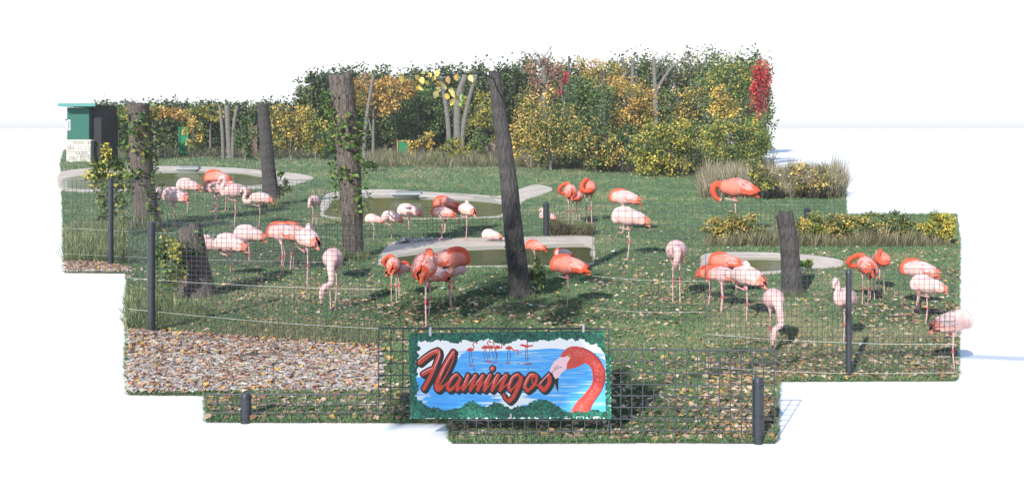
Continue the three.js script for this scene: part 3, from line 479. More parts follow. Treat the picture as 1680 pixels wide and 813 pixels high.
// ends: [u, base row, top row]; cells in metres; each = wires as single parts
function meshFence(name, label, A, B, cw, ch, r, each = false, strands = []) {
  const a = gp(A[0], A[1]), b = gp(B[0], B[1]), ha = gy(A[2], -a[1]), hb = gy(B[2], -b[1]), o = thing(name, label, 'fence', [a[0], 0, a[1]]);
  const E = V3(b[0] - a[0], 0, b[1] - a[1]), L = E.length(), list = [], sd = A[0];
  const at = (s, y) => { const t = s / L, q = E.clone().multiplyScalar(t); q.y = y + 0.012 * (fbm(s * 1.3, y * 1.5, sd, 2) - 0.5); q.z += 0.05 * (fbm(s * 0.8, y * 0.7, sd + 5, 2) - 0.5); return q; };
  const put = (kind, geos) => { if (each) part(kind, join(geos), fenceMat, o); else list.push(...geos); };
  const nv = Math.round(L / cw), nh = Math.round(Math.max(ha, hb) / ch);
  for (let i = 0; i <= nv; i++) { const s = i * L / nv, h = lerp(ha, hb, i / nv), g = []; for (let k = 0; k < 3; k++) g.push(bar(at(s, h * k / 3), at(s, h * (k + 1) / 3), r)); put('upright_wire', g); }
  const off = E.clone().normalize().cross(V3(0, 1, 0)).multiplyScalar(r * 1.9);
  for (let j = 0; j <= nh; j++) { const g = [], m = Math.max(4, Math.round(L / 0.7)); for (let k = 0; k < m; k++) g.push(bar(at(L * k / m, lerp(ha, hb, k / m) * j / nh + 0.01).add(off), at(L * (k + 1) / m, lerp(ha, hb, (k + 1) / m) * j / nh + 0.01).add(off), j === nh ? r * 1.5 : r)); put('level_wire', g); }
  if (!each) part('wire_mesh', join(list), fenceMat, o).userData.kind = 'stuff';
  for (const [fa, fb] of strands) { const g = [], m = 14; for (let k = 0; k < m; k++) { const f = (t) => { const q = at(L * t, lerp(ha * fa, hb * fb, t) - 0.03 * Math.sin(t * 3.1)); q.z += 0.035; return q; }; g.push(bar(f(k / m), f((k + 1) / m), 0.002)); } part('white_wire', join(g), whiteWire, o); }
  return { o, at, L, ha, hb, a };
}
function fencePost(parent, base, u, vb, vt, w) {             // a round post with cap and clamps
  const d = gd(vb), h = gy(vt, d), r = w * d / F / 2, p = V3(gx(u, d) - base.x, 0, -d - base.z);
  const m = part('post', new THREE.CylinderGeometry(r, r * 1.04, h - 0.02, 16).translate(0, (h - 0.02) / 2, 0), postMat, parent); m.position.copy(p);
  const c = part('cap', new THREE.CylinderGeometry(r * 0.7, r * 1.12, 0.035, 16).translate(0, h - 0.0, 0), postMat, m);
  for (const f of [0.12, 0.43, 0.9]) part('clamp', new THREE.TorusGeometry(r * 1.1, r * 0.16, 6, 16).rotateX(Math.PI / 2).translate(0, h * f, 0), postMat, m);
  return m;
}
const fA = meshFence('mesh_fence', 'dark wire mesh fence along the long pond, with a black post in its weeds', [104, 432, 297], [540, 444, 296], 0.098, 0.062, 0.004, false, [[0.43, 0.38], [0.12, 0.1]]);
fencePost(fA.o, fA.o.position, 181, 438, 293, 8.5);
const fB = meshFence('mesh_fence', 'dark wire mesh fence with white strands rising behind the leaf-strewn wood chips', [210, 545, 366], [626, 574, 372], 0.078, 0.066, 0.0031, false, [[0.5, 0.5], [0.22, 0.18]]);
fencePost(fB.o, fB.o.position, 248, 550, 366, 11.5);
meshFence('mesh_fence', 'low wire mesh fence before the middle pond, between shaggy and slanting trunks', [566, 394, 345], [976, 391, 334], 0.115, 0.088, 0.0045, false);
meshFence('mesh_fence', 'tall pale-lit wire mesh panel in front of the white preening flamingo', [972, 530, 335], [1158, 534, 338], 0.094, 0.094, 0.003, false, [[0.4, 0.38], [0.13, 0.12]]);
meshFence('mesh_fence', 'short wire mesh fence with a knob post behind the low bush row', [1160, 396, 334], [1386, 398, 332], 0.12, 0.09, 0.0045, false);
const fG = meshFence('mesh_fence', 'wire mesh fence with white strands and a tall black post before the small pond', [1157, 622, 444], [1568, 624, 442], 0.058, 0.06, 0.0025, false, [[0.42, 0.33], [0.12, 0.08]]);
fencePost(fG.o, fG.o.position, 1393, 624, 445, 9.5);
const fK = meshFence('garden_fence', 'low square mesh fence carrying the painted sign', [742, 727, 540], [999, 727, 540], 0.108, 0.108, 0.0055, true);
const fK2 = meshFence('garden_fence', 'low square mesh fence with a scuffed post, beside the painted sign', [1001, 727, 575], [1271, 727, 576], 0.1, 0.1, 0.0055, true);
fencePost(fK2.o, fK2.o.position, 1244, 727, 622, 16);
meshFence('garden_fence', 'square mesh panel between the wood chips and the painted sign', [621, 693, 540], [740, 693, 540], 0.115, 0.112, 0.0058, true);
const fK0 = meshFence('garden_fence', 'short strip of square mesh below the leaf-strewn wood chips', [338, 693, 648], [618, 693, 648], 0.1, 0.09, 0.005, true);
fencePost(fK0.o, fK0.o.position, 403, 693, 647, 17);
function bollard(label, u, vb, vt, w) { const d = gd(vb), h = gy(vt, d), r = w * d / F / 2, o = thing('fence_post', label, 'post', [gx(u, d), 0, -d]); part('shaft', new THREE.CylinderGeometry(r, r, h - 0.06, 16).translate(0, (h - 0.06) / 2, 0), postMat, o); part('cap', new THREE.LatheGeometry([[0, 0.06], [0.5, 0.052], [0.9, 0.03], [1.12, 0.012], [1.12, -0.02], [0, -0.02]].map(([x, y]) => new THREE.Vector2(x * r, y)), 16).translate(0, h - 0.06, 0), postMat, o); }
bollard('short dark blue post with a domed cap in front of the sitting pink flamingo', 896, 389, 331, 10);
bollard('dark round post top showing over the low bush row', 1325, 392, 340, 11);

// ------------------------------------------------------------------ feeders, rocks, sticks, feathers
function feeder(label, u, vb, w, h) {
  const d = gd(vb), k = d / F, W = w * k, o = thing('floating_tray', label, 'tray', [gx(u, d), 0.035, -d]), grey = std(C(0.27, 0.3, 0.33), 0.6), lt = std(C(0.42, 0.45, 0.47), 0.5), dk = std(C(0.07, 0.08, 0.09), 0.6), Hh = h * k;
  const hull = new THREE.CylinderGeometry(0.5, 0.36, 1, 4, 1).rotateY(Math.PI / 4).scale(W * 1.28, Hh * 0.55, 0.95).translate(0, Hh * 0.275, 0); part('hull', hull, grey, o);
  part('deck', rbox(W * 0.98, Hh * 0.16, 0.72, 0.02, 0, Hh * 0.66, 0), lt, o);
  part('top_tray', rbox(W * 0.84, Hh * 0.2, 0.6, 0.02, W * 0.06, Hh * 0.88, -0.02), grey, o);
  part('rim', box(W * 0.76, Hh * 0.05, 0.5, W * 0.06, Hh * 1.0, -0.02), dk, o);
}
feeder('grey floating tray at the far edge of the long pond', 308, 283, 40, 9);
feeder('grey floating tray at the far edge of the middle pond', 667, 327, 51, 12);
function rock(label, u, v, w, tone) {
  const d = gd(v), s = w * d / F / 2, g = new THREE.IcosahedronGeometry(1, 2), p = g.attributes.position, sd = Math.floor(u);
  for (let i = 0; i < p.count; i++) { const q = V3(p.getX(i), p.getY(i), p.getZ(i)), n = 0.75 + 0.5 * fbm(q.x * 1.5 + sd, q.y * 1.5 + q.z * 1.3, sd, 3); p.setXYZ(i, q.x * n, q.y * n * 0.6, q.z * n * 0.85); }
  g.computeVertexNormals(); const m = part('rock', g, std(C(tone, tone * 1.02, tone * 1.03), 0.9), scene); m.position.set(gx(u, d), 0.07 + s * 0.3, -d); m.scale.setScalar(s); m.rotation.y = rr(0, 6); m.userData = { label, category: 'rock', group: 'rocks on the middle pond bank' };
}
for (const [u, v, w, t] of [[656, 402, 12, 0.25], [664, 401, 15, 0.16], [671, 400, 12, 0.28], [680, 400, 9, 0.4], [686, 399, 11, 0.34], [693, 398, 9, 0.42], [701, 398, 8, 0.3], [708, 397, 9, 0.4], [716, 397, 7, 0.33], [724, 396, 8, 0.42], [733, 396, 6, 0.36], [651, 404, 7, 0.38], [676, 403, 6, 0.4]]) rock('grey stone in the row along the pale pond bank', u, v, w, t);
function stick(label, px, r) { const ps = curve(px.map(([u, v]) => { const [x, z] = gp(u, v); return V3(x, 0.07, z); }), 22); ps.forEach((p, i) => { p.y += 0.02 * vnoise(i * 0.6, px[0][0]); p.x += 0.02 * (vnoise(i * 0.9, 3) - 0.5); p.z += 0.03 * (vnoise(i * 0.7, 9) - 0.5); }); const m = part('fallen_branch', tube(ps, ps.map((_, i) => lerp(r, r * 0.4, i / 22)), 7), stickMat, scene); m.userData = { label, category: 'branch' }; }
const stickMat = barkMat([0.08, 0.065, 0.06], [0.26, 0.23, 0.21], 91);
stick('long grey fallen branch lying across the top of the wood chips from the post', [[222, 552], [250, 554], [290, 563], [340, 566], [385, 570], [418, 573]], 0.02);
stick('grey fallen branch on the leaves under the middle of the mesh', [[405, 568], [440, 576], [470, 584], [505, 590]], 0.018);
stick('short pale stick lying among the dead leaves', [[386, 597], [405, 592], [428, 583]], 0.012);
stick('dark bent stick near the middle of the wood chips', [[408, 593], [430, 590], [455, 592], [480, 596]], 0.011);
stick('thin dark twig low on the wood chip bed', [[356, 632], [380, 634], [410, 640]], 0.01);
{ const fm = std(C(0.85, 0.82, 0.78), 0.8, { side: THREE.DoubleSide }), spots = [[782, 476], [722, 478], [820, 476], [676, 518], [1003, 417], [1087, 451], [1490, 588], [1440, 552], [1408, 573], [1350, 534], [958, 467], [875, 505]]; for (const [u, v] of spots) { const [x, z] = gp(u, v), m = part('fallen_feather', leafGeo, fm, scene); m.position.set(x, 0.06, z); m.scale.setScalar(rr(0.08, 0.14)); m.rotation.set(1.4 + rr(-0.3, 0.3), rr(0, 6), 0, 'YXZ'); m.userData = { label: 'small white feather lying loose on the lawn', category: 'feather', group: 'white feathers dropped on the lawn' }; } }

// ------------------------------------------------------------------ the painted sign
{
  const W = 2048, Hh = 880, cv = document.createElement('canvas'); cv.width = W; cv.height = Hh; const g = cv.getContext('2d');
  const S = W / 1549;                                      // drawing units: the sign is 1549 wide
  g.setTransform(S, 0, 0, S, -48 * S, -56 * S);            // top edge is levelled below with lift()
  const P = (x, y) => [x, y + 0.0232 * (x - 48) - 16 + 0.0 * x];
  const line = (pts, close) => { g.beginPath(); pts.forEach(([x, y], i) => { const [a, b] = P(x, y); i ? g.lineTo(a, b) : g.moveTo(a, b); }); if (close) g.closePath(); };
  const smooth = (pts, close) => { const q = pts.map(([x, y]) => V3(...P(x, y), 0)), c = new THREE.CatmullRomCurve3(q, !!close, 'centripetal').getPoints(pts.length * 10); g.beginPath(); c.forEach((p, i) => i ? g.lineTo(p.x, p.y) : g.moveTo(p.x, p.y)); if (close) g.closePath(); };
  g.fillStyle = '#e6e6e2'; g.fillRect(0, 0, 1800, 900);
  // water with brushed streaks
  const streak = (x, y, w, h, col, al) => { g.globalAlpha = al; g.fillStyle = col; g.beginPath(); const [a, b] = P(x, y); g.ellipse(a, b, w, h, rr(-0.02, 0.02), 0, 7); g.fill(); g.globalAlpha = 1; };
  g.fillStyle = '#48a0e0'; smooth([[40, 440], [220, 400], [400, 320], [470, 225], [700, 205], [1000, 190], [1240, 180], [1640, 300], [1640, 720], [40, 720], [40, 600]], true); g.fill();
  for (let i = 0; i < 300; i++) { const y = rr(200, 690), x = rr(420, 1600); streak(x, y, rr(50, 160), rr(2, 7), pick(['#3f9ce2', '#5db4ea', '#3492dc', '#7cc3ee', '#4aa4e4']), 0.6); }
  for (let i = 0; i < 110; i++) { const y = rr(440, 690), x = rr(60, 700); streak(x, y, rr(50, 140), rr(2, 7), pick(['#3f9ce2', '#5db4ea', '#3492dc', '#2f8cd8']), 0.6); }
  for (let i = 0; i < 60; i++) streak(rr(480, 1560), rr(195, 470), rr(30, 110), rr(1.5, 4.5), pick(['#c9d3cf', '#b9cdd4', '#d7d6c6']), 0.55);
  for (let i = 0; i < 18; i++) streak(rr(1000, 1560), rr(330, 640), rr(50, 130), rr(3, 6), '#c9cfc8', 0.6);
  for (let i = 0; i < 70; i++) { const t = rnd(); streak(840 + gauss() * lerp(90, 190, t), lerp(535, 690, t), rr(60, 150), rr(4, 10), '#e2e2de', 0.75); }
  for (let i = 0; i < 12; i++) streak(rr(90, 170), rr(520, 620), rr(20, 90), rr(2, 7), '#dcdcd8', 0.8);
  // small wading birds: body ellipse, neck, legs, reflection
  const red = '#c8402f', dk = '#5d2a35';
  const fl = (x, y) => [x * 0.4133 + 456, y * 0.4133 + 48];
  const bird = (bx, by, neck, legs, rx = 62, wings = false) => {
    g.fillStyle = red; g.strokeStyle = red; g.lineCap = g.lineJoin = 'round';
    if (wings) { smooth([[1130, 260], [1165, 236], [1220, 245], [1260, 252], [1330, 255], [1372, 246], [1384, 270], [1320, 285], [1260, 305], [1205, 282]].map((p) => fl(...p)), true); g.fill(); }
    else { smooth([[bx - rx - 14, by + 22], [bx - rx * 0.5, by - 22], [bx + rx * 0.2, by - 34], [bx + rx * 0.95, by - 4], [bx + rx * 0.7, by + 28], [bx, by + 34]].map((p) => fl(...p)), true); g.fill(); }
    g.lineWidth = 8; smooth(neck.map((p) => fl(...p))); g.stroke();
    const e = neck[neck.length - 1], f = neck[neck.length - 2]; g.lineWidth = 9; line([fl(...f), fl(lerp(f[0], e[0], 0.6), lerp(f[1], e[1], 0.6))]); g.stroke(); g.strokeStyle = '#222'; g.lineWidth = 5; line([fl(lerp(f[0], e[0], 0.7), lerp(f[1], e[1], 0.7)), fl(...e)]); g.stroke();
    g.strokeStyle = dk; g.lineWidth = 4.4; for (const l of legs) { line(l.map((p) => fl(...p))); g.stroke(); }
  };
  bird(180, 350, [[235, 355], [252, 300], [232, 250], [262, 212], [290, 212], [315, 232]], [[[165, 380], [158, 550], [190, 630]], [[190, 380], [210, 500], [228, 610]]]);
  bird(465, 300, [[520, 295], [528, 270], [512, 220], [535, 185], [555, 190], [575, 212]], [[[450, 340], [436, 440], [462, 545]], [[475, 340], [495, 440], [515, 545]]]);
  bird(575, 298, [[622, 300], [640, 270], [618, 210], [650, 178], [670, 186], [688, 210]], [[[555, 335], [535, 440], [552, 540]], [[580, 335], [630, 450], [610, 545]]], 52);
  bird(700, 300, [[750, 300], [782, 312], [788, 270], [778, 225], [808, 220], [830, 258]], [[[665, 335], [645, 375], [700, 440], [650, 545]], [[670, 340], [682, 450], [690, 560]]]);
  bird(925, 308, [[985, 320], [1020, 360], [1075, 352], [1105, 380], [1100, 400], [1090, 425]], [[[910, 340], [888, 440], [892, 560]], [[930, 340], [950, 450], [930, 560]]]);
  bird(0, 0, [[1270, 270], [1275, 200], [1268, 130], [1290, 105], [1312, 98], [1340, 88]], [[[1245, 305], [1240, 450], [1250, 540]], [[1272, 305], [1282, 450], [1280, 530]]], 60, true);
  for (const [x, y, w] of [[210, 655, 62], [500, 575, 90], [640, 590, 90], [920, 600, 70], [1270, 612, 130], [1100, 605, 26]]) for (let i = 0; i < 9; i++) { const [a, b] = fl(x + gauss() * w * 0.6, y + gauss() * 12); streak(a, b, w * 0.16, 2.4, pick(['#b23c34', '#8c3a40', '#a0445a']), 0.85); }
  g.strokeStyle = '#40304a'; g.lineWidth = 3; for (const l of [[[265, 705], [235, 715], [265, 725], [240, 745]], [[755, 600], [742, 630], [765, 650], [795, 662]], [[1295, 670], [1275, 695], [1295, 710], [1275, 740]]]) { line(l.map((p) => fl(...p))); g.stroke(); }
  // the large head and neck
  const Hd = (x, y) => [x * 0.915 + 1056, y * 0.915 + 48];
  const grad = g.createLinearGradient(1330, 0, 1600, 0); grad.addColorStop(0, '#c9483a'); grad.addColorStop(0.5, '#c4382b'); grad.addColorStop(1, '#a52a22');
  g.fillStyle = grad; smooth([[205, 215], [240, 155], [305, 121], [400, 130], [480, 170], [545, 235], [588, 325], [584, 430], [545, 520], [485, 605], [430, 710], [290, 710], [330, 612], [415, 522], [478, 430], [480, 345], [455, 285], [420, 265], [370, 288], [318, 308], [258, 314], [236, 270]].map((p) => Hd(...p)), true); g.fill();
  for (let i = 0; i < 900; i++) { const t = rnd(), pth = [[300, 165], [400, 180], [485, 230], [533, 320], [530, 430], [490, 520], [420, 600], [360, 690]], k = t * 6.99, a = pth[Math.floor(k)], b = pth[Math.floor(k) + 1], x = lerp(a[0], b[0], k % 1) + gauss() * 34, y = lerp(a[1], b[1], k % 1) + gauss() * 34; const [p, q] = Hd(x, y); g.globalAlpha = 0.32; g.fillStyle = pick(['#dc8a84', '#b02c24', '#d6574a', '#e2a09c']); const [m, n] = P(p, q); g.save(); g.beginPath(); g.ellipse(m, n, rr(2, 6), rr(2, 6), 0, 0, 7); g.fill(); g.restore(); g.globalAlpha = 1; }
  g.strokeStyle = '#6d1c1a'; g.lineWidth = 7; smooth([[400, 132], [480, 172], [545, 237], [587, 327], [582, 430], [543, 520], [483, 605], [432, 705]].map((p) => Hd(...p))); g.stroke();
  g.fillStyle = '#ecc3c4'; smooth([[205, 215], [150, 258], [112, 330], [114, 362], [135, 388], [165, 402], [188, 388], [210, 355], [255, 312], [262, 270], [290, 215], [285, 196], [240, 214]].map((p) => Hd(...p)), true); g.fill();
  g.strokeStyle = '#2a2226'; g.lineWidth = 4; smooth([[218, 298], [175, 312], [138, 340], [130, 375]].map((p) => Hd(...p))); g.stroke(); smooth([[188, 288], [165, 300], [150, 315]].map((p) => Hd(...p))); g.stroke();
  g.fillStyle = '#15161a'; line([[110, 348], [128, 372], [162, 402], [186, 388], [184, 450], [182, 524], [160, 480], [140, 420]].map((p) => Hd(...p)), true); g.fill();
  g.strokeStyle = '#cfd3d8'; g.lineWidth = 3; line([[132, 385], [152, 440], [176, 515]].map((p) => Hd(...p))); g.stroke();
  { const [a, b] = P(...Hd(285, 205)); g.fillStyle = '#c9922c'; g.beginPath(); g.arc(a, b, 11, 0, 7); g.fill(); g.fillStyle = '#1a1412'; g.beginPath(); g.arc(a, b, 5, 0, 7); g.fill(); }
  // leafy border
  const tuft = (x, y, r) => { for (let i = 0; i < 4; i++) { const [a, b] = P(x + gauss() * r, y + gauss() * r); g.fillStyle = pick(['#083c31', '#0a4d3c', '#0e6650', '#062d26', '#0b5643', '#117358']); g.beginPath(); g.arc(a, b, r * rr(0.45, 0.75), 0, 7); g.fill(); } };
  const band = (x0, x1, y0, yf, n, up) => { for (let i = 0; i < n; i++) { const x = rr(x0, x1), e = yf(x); tuft(x, up ? rr(y0, e) : rr(e, y0), 13); } };
  const nB = (x, s) => vnoise(x * 0.012, s, 3) * 60 + vnoise(x * 0.035, s + 3, 3) * 22;
  g.fillStyle = '#06302a'; g.fillRect(0, 0, 1800, 66); 
  for (let k = 0; k < 2; k++) { band(40, 1620, 60, (x) => 66 - 0.0 * x + nB(x, 5) * (x < 1000 ? 1 : 1.15) - 6, 1500, true); }
  band(1500, 1620, 60, (x) => 60 + (x - 1490) * 1.3, 160, true);
  band(40, 1620, 725, (x) => 700 - nB(x, 11) * 0.55 - 75 * Math.exp(-(((x - 535) / 75) ** 2)) - 98 * Math.exp(-(((x - 1090) / 120) ** 2)) - 50 * Math.exp(-(((x - 745) / 70) ** 2)) - 60 * Math.exp(-(((x - 120) / 60) ** 2)), 2600, false);
  for (let i = 0; i < 420; i++) { const y = rr(60, 720); tuft(rr(40, 72 + vnoise(y * 0.02, 4, 8) * 46 + 10), y, 12); }
  // the lettering
  const a1 = (x, y) => [x * 0.5314 + 72, y * 0.5314 + 144], a2 = (x, y) => [x * 0.5017 + 576, y * 0.5017 + 240];
  const L = (m, w, pts, hl) => ({ w, pts: pts.map((p) => m(...p)), hl: hl && hl.map((p) => m(...p)) });
  const strokes = [
    L(a1, 40, [[105, 292], [190, 220], [290, 150], [375, 112]], [[90, 270], [190, 190], [290, 130], [370, 105]]),
    L(a1, 33, [[388, 112], [395, 170], [362, 260], [310, 400], [240, 540], [160, 680]], [[398, 120], [400, 180], [370, 270], [330, 350]]),
    L(a1, 36, [[155, 462], [230, 415], [325, 375]], [[140, 445], [230, 395], [300, 365]]),
    L(a1, 36, [[608, 128], [540, 230], [455, 380], [390, 520], [352, 640], [372, 690], [430, 650]], [[608, 130], [540, 230], [470, 350], [410, 480]]),
    L(a1, 14, [[612, 130], [618, 200], [560, 350], [480, 500], [390, 640]]), L(a1, 17, [[375, 700], [450, 640], [545, 560]]),
    L(a1, 30, [[655, 462], [590, 510], [535, 600], [515, 650], [545, 692], [600, 660]], [[650, 450], [600, 490], [560, 545]]), L(a1, 18, [[655, 455], [695, 500], [640, 610], [570, 690]]),
    L(a1, 30, [[705, 525], [670, 610], [662, 690]]), L(a1, 16, [[670, 695], [740, 620], [830, 470]]),
    L(a1, 32, [[825, 470], [785, 580], [750, 680]], [[820, 465], [790, 540], [770, 580]]), L(a1, 16, [[755, 690], [830, 600], [930, 470]]),
    L(a1, 32, [[935, 470], [890, 580], [858, 685]], [[930, 462], [880, 530], [840, 575]]), L(a1, 16, [[860, 690], [940, 600], [1035, 470]]),
    L(a1, 32, [[1045, 472], [995, 590], [968, 685]], [[1035, 468], [980, 540], [950, 570]]), L(a2, 16, [[10, 540], [70, 470], [210, 300]]),
    L(a2, 32, [[220, 300], [160, 430], [125, 535]], [[205, 290], [160, 370], [135, 430]]), L(a2, 16, [[130, 545], [210, 450], [330, 300]]),
    L(a2, 32, [[345, 300], [285, 430], [245, 535]], [[330, 290], [290, 360], [265, 440]]), L(a2, 16, [[250, 540], [340, 430], [455, 300]]),
    L(a2, 32, [[475, 300], [415, 420], [370, 535]], [[460, 290], [400, 350], [355, 400]]), L(a2, 16, [[375, 545], [440, 480], [540, 400]]),
    L(a2, 30, [[665, 290], [600, 310], [540, 400], [508, 490], [535, 540]], [[640, 280], [575, 320], [530, 400], [515, 450]]), L(a2, 18, [[535, 540], [610, 470], [690, 330], [650, 285]]),
    L(a2, 34, [[705, 330], [690, 410], [630, 540], [570, 650], [512, 705]]), L(a2, 22, [[515, 712], [460, 670], [425, 600]]),
    L(a2, 33, [[925, 300], [870, 285], [800, 370], [762, 470], [800, 535]], [[900, 280], [850, 290], [795, 370], [765, 450]]), L(a2, 26, [[800, 540], [870, 490], [940, 390], [948, 310], [915, 285]]), L(a2, 15, [[890, 310], [880, 400], [920, 450], [990, 440]]),
    L(a2, 17, [[985, 445], [1060, 360], [1150, 268]], [[1000, 425], [1070, 350], [1150, 265]]), L(a2, 36, [[1155, 320], [1150, 400], [1105, 480], [1060, 522], [1005, 470]]),
  ];
  g.lineCap = 'round'; g.lineJoin = 'round';
  const draw = (dx, dy, extra, col) => { g.strokeStyle = col; for (const s of strokes) { g.lineWidth = Math.max(4, s.w + extra); smooth(s.pts.map(([x, y]) => [x + dx, y + dy])); g.stroke(); } };
  const dot = (dx, dy, r, col) => { const [a, b] = P(...a2(255 + dx, 198 + dy)); g.fillStyle = col; g.beginPath(); g.ellipse(a, b, r * 0.95, r * 1.1, 0.4, 0, 7); g.fill(); };
  draw(16, 14, 16, '#101216'); draw(8, 7, 18, '#101216'); draw(0, 0, 18, '#101216'); dot(10, 10, 28, '#101216'); dot(0, 0, 27, '#101216');
  draw(0, 0, -4, '#c23a22'); dot(0, 0, 19, '#c23a22');
  g.strokeStyle = '#dd9a98'; g.lineWidth = 7; for (const s of strokes) if (s.hl) { smooth(s.hl); g.stroke(); const e = s.hl[s.hl.length - 1]; const [a, b] = P(e[0] - 4, e[1] + 16); g.fillStyle = '#e0a8a4'; g.beginPath(); g.arc(a, b, 3.4, 0, 7); g.fill(); }
  g.lineWidth = 9; smooth([a2(240, 210), a2(250, 180)]); g.stroke();
  const tex = new THREE.CanvasTexture(cv); tex.colorSpace = THREE.SRGBColorSpace; tex.magFilter = THREE.LinearFilter;
  const d = gd(727) - 0.05, k = d / F, w = 321 * k, h = 139 * k, t = thing('painted_sign', 'painted sign reading Flamingos with a big red flamingo head, hung on the low fence', 'sign', [gx(832.5, d), gy(614, d), -d]);
  const edge = std(C(0.03, 0.12, 0.09), 0.7), face = new THREE.MeshStandardMaterial({ map: tex, roughness: 0.55 });
  const board = shade(new THREE.Mesh(new THREE.BoxGeometry(w, h, 0.014), [edge, edge, edge, edge, face, edge])); board.name = 'board'; t.add(board); board.rotation.z = 0.012; 
  // a second board of the same make, a hand lower behind it
  const cb = document.createElement('canvas'); cb.width = 1024; cb.height = 440; const q = cb.getContext('2d'); q.fillStyle = '#e0e4e2'; q.fillRect(0, 0, 1024, 440);
  for (let i = 0; i < 1500; i++) { const e = Math.floor(rr(0, 4)), x = e < 2 ? rr(0, 1024) : e === 2 ? 1024 - rr(0, 22) - vnoise(i, 3) * 4 : rr(0, 20), y = e === 0 ? rr(0, 20) : e === 1 ? 440 - rr(0, 34) : rr(0, 440); q.fillStyle = pick(['#0a4a3c', '#0c5f4a', '#118064', '#07382f']); q.beginPath(); q.arc(x, y, rr(4, 9), 0, 7); q.fill(); }
  const tb2 = new THREE.CanvasTexture(cb); tb2.colorSpace = THREE.SRGBColorSpace; tb2.magFilter = THREE.LinearFilter;
  const back = shade(new THREE.Mesh(new THREE.BoxGeometry(321 * k, 106 * k, 0.01), [edge, edge, edge, edge, new THREE.MeshStandardMaterial({ map: tb2, roughness: 0.55 }), edge])); back.name = 'backing_board'; back.position.set((842.5 - 832.5) * k, -(634 - 614) * k, -0.016); t.add(back);
  const steel = std(C(0.45, 0.46, 0.48), 0.4, { metalness: 0.6 });
  for (const [u, v] of [[706, 543], [957, 537]]) part('clip', rbox(4 * k, 14 * k, 0.03, 0.004, (u - 832.5) * k, (614 - v) * k, 0.012), steel, t);
  part('clip', rbox(3 * k, 8 * k, 0.02, 0.004, (838 - 832.5) * k, (614 - 681) * k, 0.012), steel, t);
}

// ------------------------------------------------------------------ flamingos
const TONES = {
  coral: { body: [0.58, 0.19, 0.14], wing: [0.64, 0.3, 0.26], neck: [0.6, 0.08, 0.035], tail: [0.56, 0.09, 0.04], head: [0.6, 0.09, 0.045], tert: [0.58, 0.1, 0.05] },
  rose: { body: [0.62, 0.37, 0.35], wing: [0.66, 0.45, 0.44], neck: [0.58, 0.09, 0.045], tail: [0.58, 0.12, 0.06], head: [0.58, 0.1, 0.05], tert: [0.58, 0.2, 0.14] },
  pale: { body: [0.63, 0.41, 0.39], wing: [0.67, 0.48, 0.47], neck: [0.66, 0.44, 0.42], tail: [0.6, 0.2, 0.14], head: [0.66, 0.47, 0.44], tert: [0.64, 0.38, 0.33] },
};
const cap = (tag, a, b, ra, rb, k = 0.03) => ({ tag, a: V3(...a), b: V3(...b), ra, rb, k });
const chain = (tag, pts, k = 0.018) => pts.slice(1).map((p, i) => cap(tag, pts[i].slice(0, 3), p.slice(0, 3), pts[i][3], p[3], k));
function spline(pts, n) { const c = new THREE.CatmullRomCurve3(pts.map((p) => V3(...p.slice(0, 3))), false, 'centripetal'), r = new THREE.CatmullRomCurve3(pts.map((p) => V3(p[3], 0, 0)), false, 'centripetal'); return Array.from({ length: n + 1 }, (_, i) => { const q = c.getPoint(i / n); return [q.x, q.y, q.z, r.getPoint(i / n).x]; }); }
function field(prims, cell) {
  const lo = V3(1e9, 1e9, 1e9), hi = V3(-1e9, -1e9, -1e9);
  for (const p of prims) for (const [q, r] of [[p.a, p.ra], [p.b, p.rb]]) { lo.min(q.clone().subScalar(r + 0.03)); hi.max(q.clone().addScalar(r + 0.03)); }
  const n = [0, 1, 2].map((i) => Math.ceil((hi.getComponent(i) - lo.getComponent(i)) / cell) + 2), N = n[0] * n[1] * n[2], f = new Float32Array(N).fill(1), near = new Float32Array(N).fill(1e3), tag = new Uint8Array(N), tags = [...new Set(prims.map((p) => p.tag))];
  for (const p of prims) {
    const m = Math.max(p.ra, p.rb) + 0.09, i0 = [], i1 = [], ab = p.b.clone().sub(p.a), l2 = ab.lengthSq() || 1e-9, ti = tags.indexOf(p.tag);
    for (let c = 0; c < 3; c++) { const l = lo.getComponent(c); i0[c] = Math.max(0, Math.floor((Math.min(p.a.getComponent(c), p.b.getComponent(c)) - m - l) / cell)); i1[c] = Math.min(n[c] - 1, Math.ceil((Math.max(p.a.getComponent(c), p.b.getComponent(c)) + m - l) / cell)); }
    for (let z = i0[2]; z <= i1[2]; z++) for (let y = i0[1]; y <= i1[1]; y++) for (let x = i0[0]; x <= i1[0]; x++) {
      const px = lo.x + x * cell - p.a.x, py = lo.y + y * cell - p.a.y, pz = lo.z + z * cell - p.a.z, t = clamp((px * ab.x + py * ab.y + pz * ab.z) / l2);
      const d = Math.hypot(px - ab.x * t, py - ab.y * t, pz - ab.z * t) - lerp(p.ra, p.rb, t), o = (z * n[1] + y) * n[0] + x;
      const h = clamp(0.5 + 0.5 * (f[o] - d) / p.k); f[o] = lerp(f[o], d, h) - p.k * h * (1 - h);
      if (d < near[o]) { near[o] = d; tag[o] = ti; }
    }
  }
  return { lo, n, f, tag, tags, cell };
}
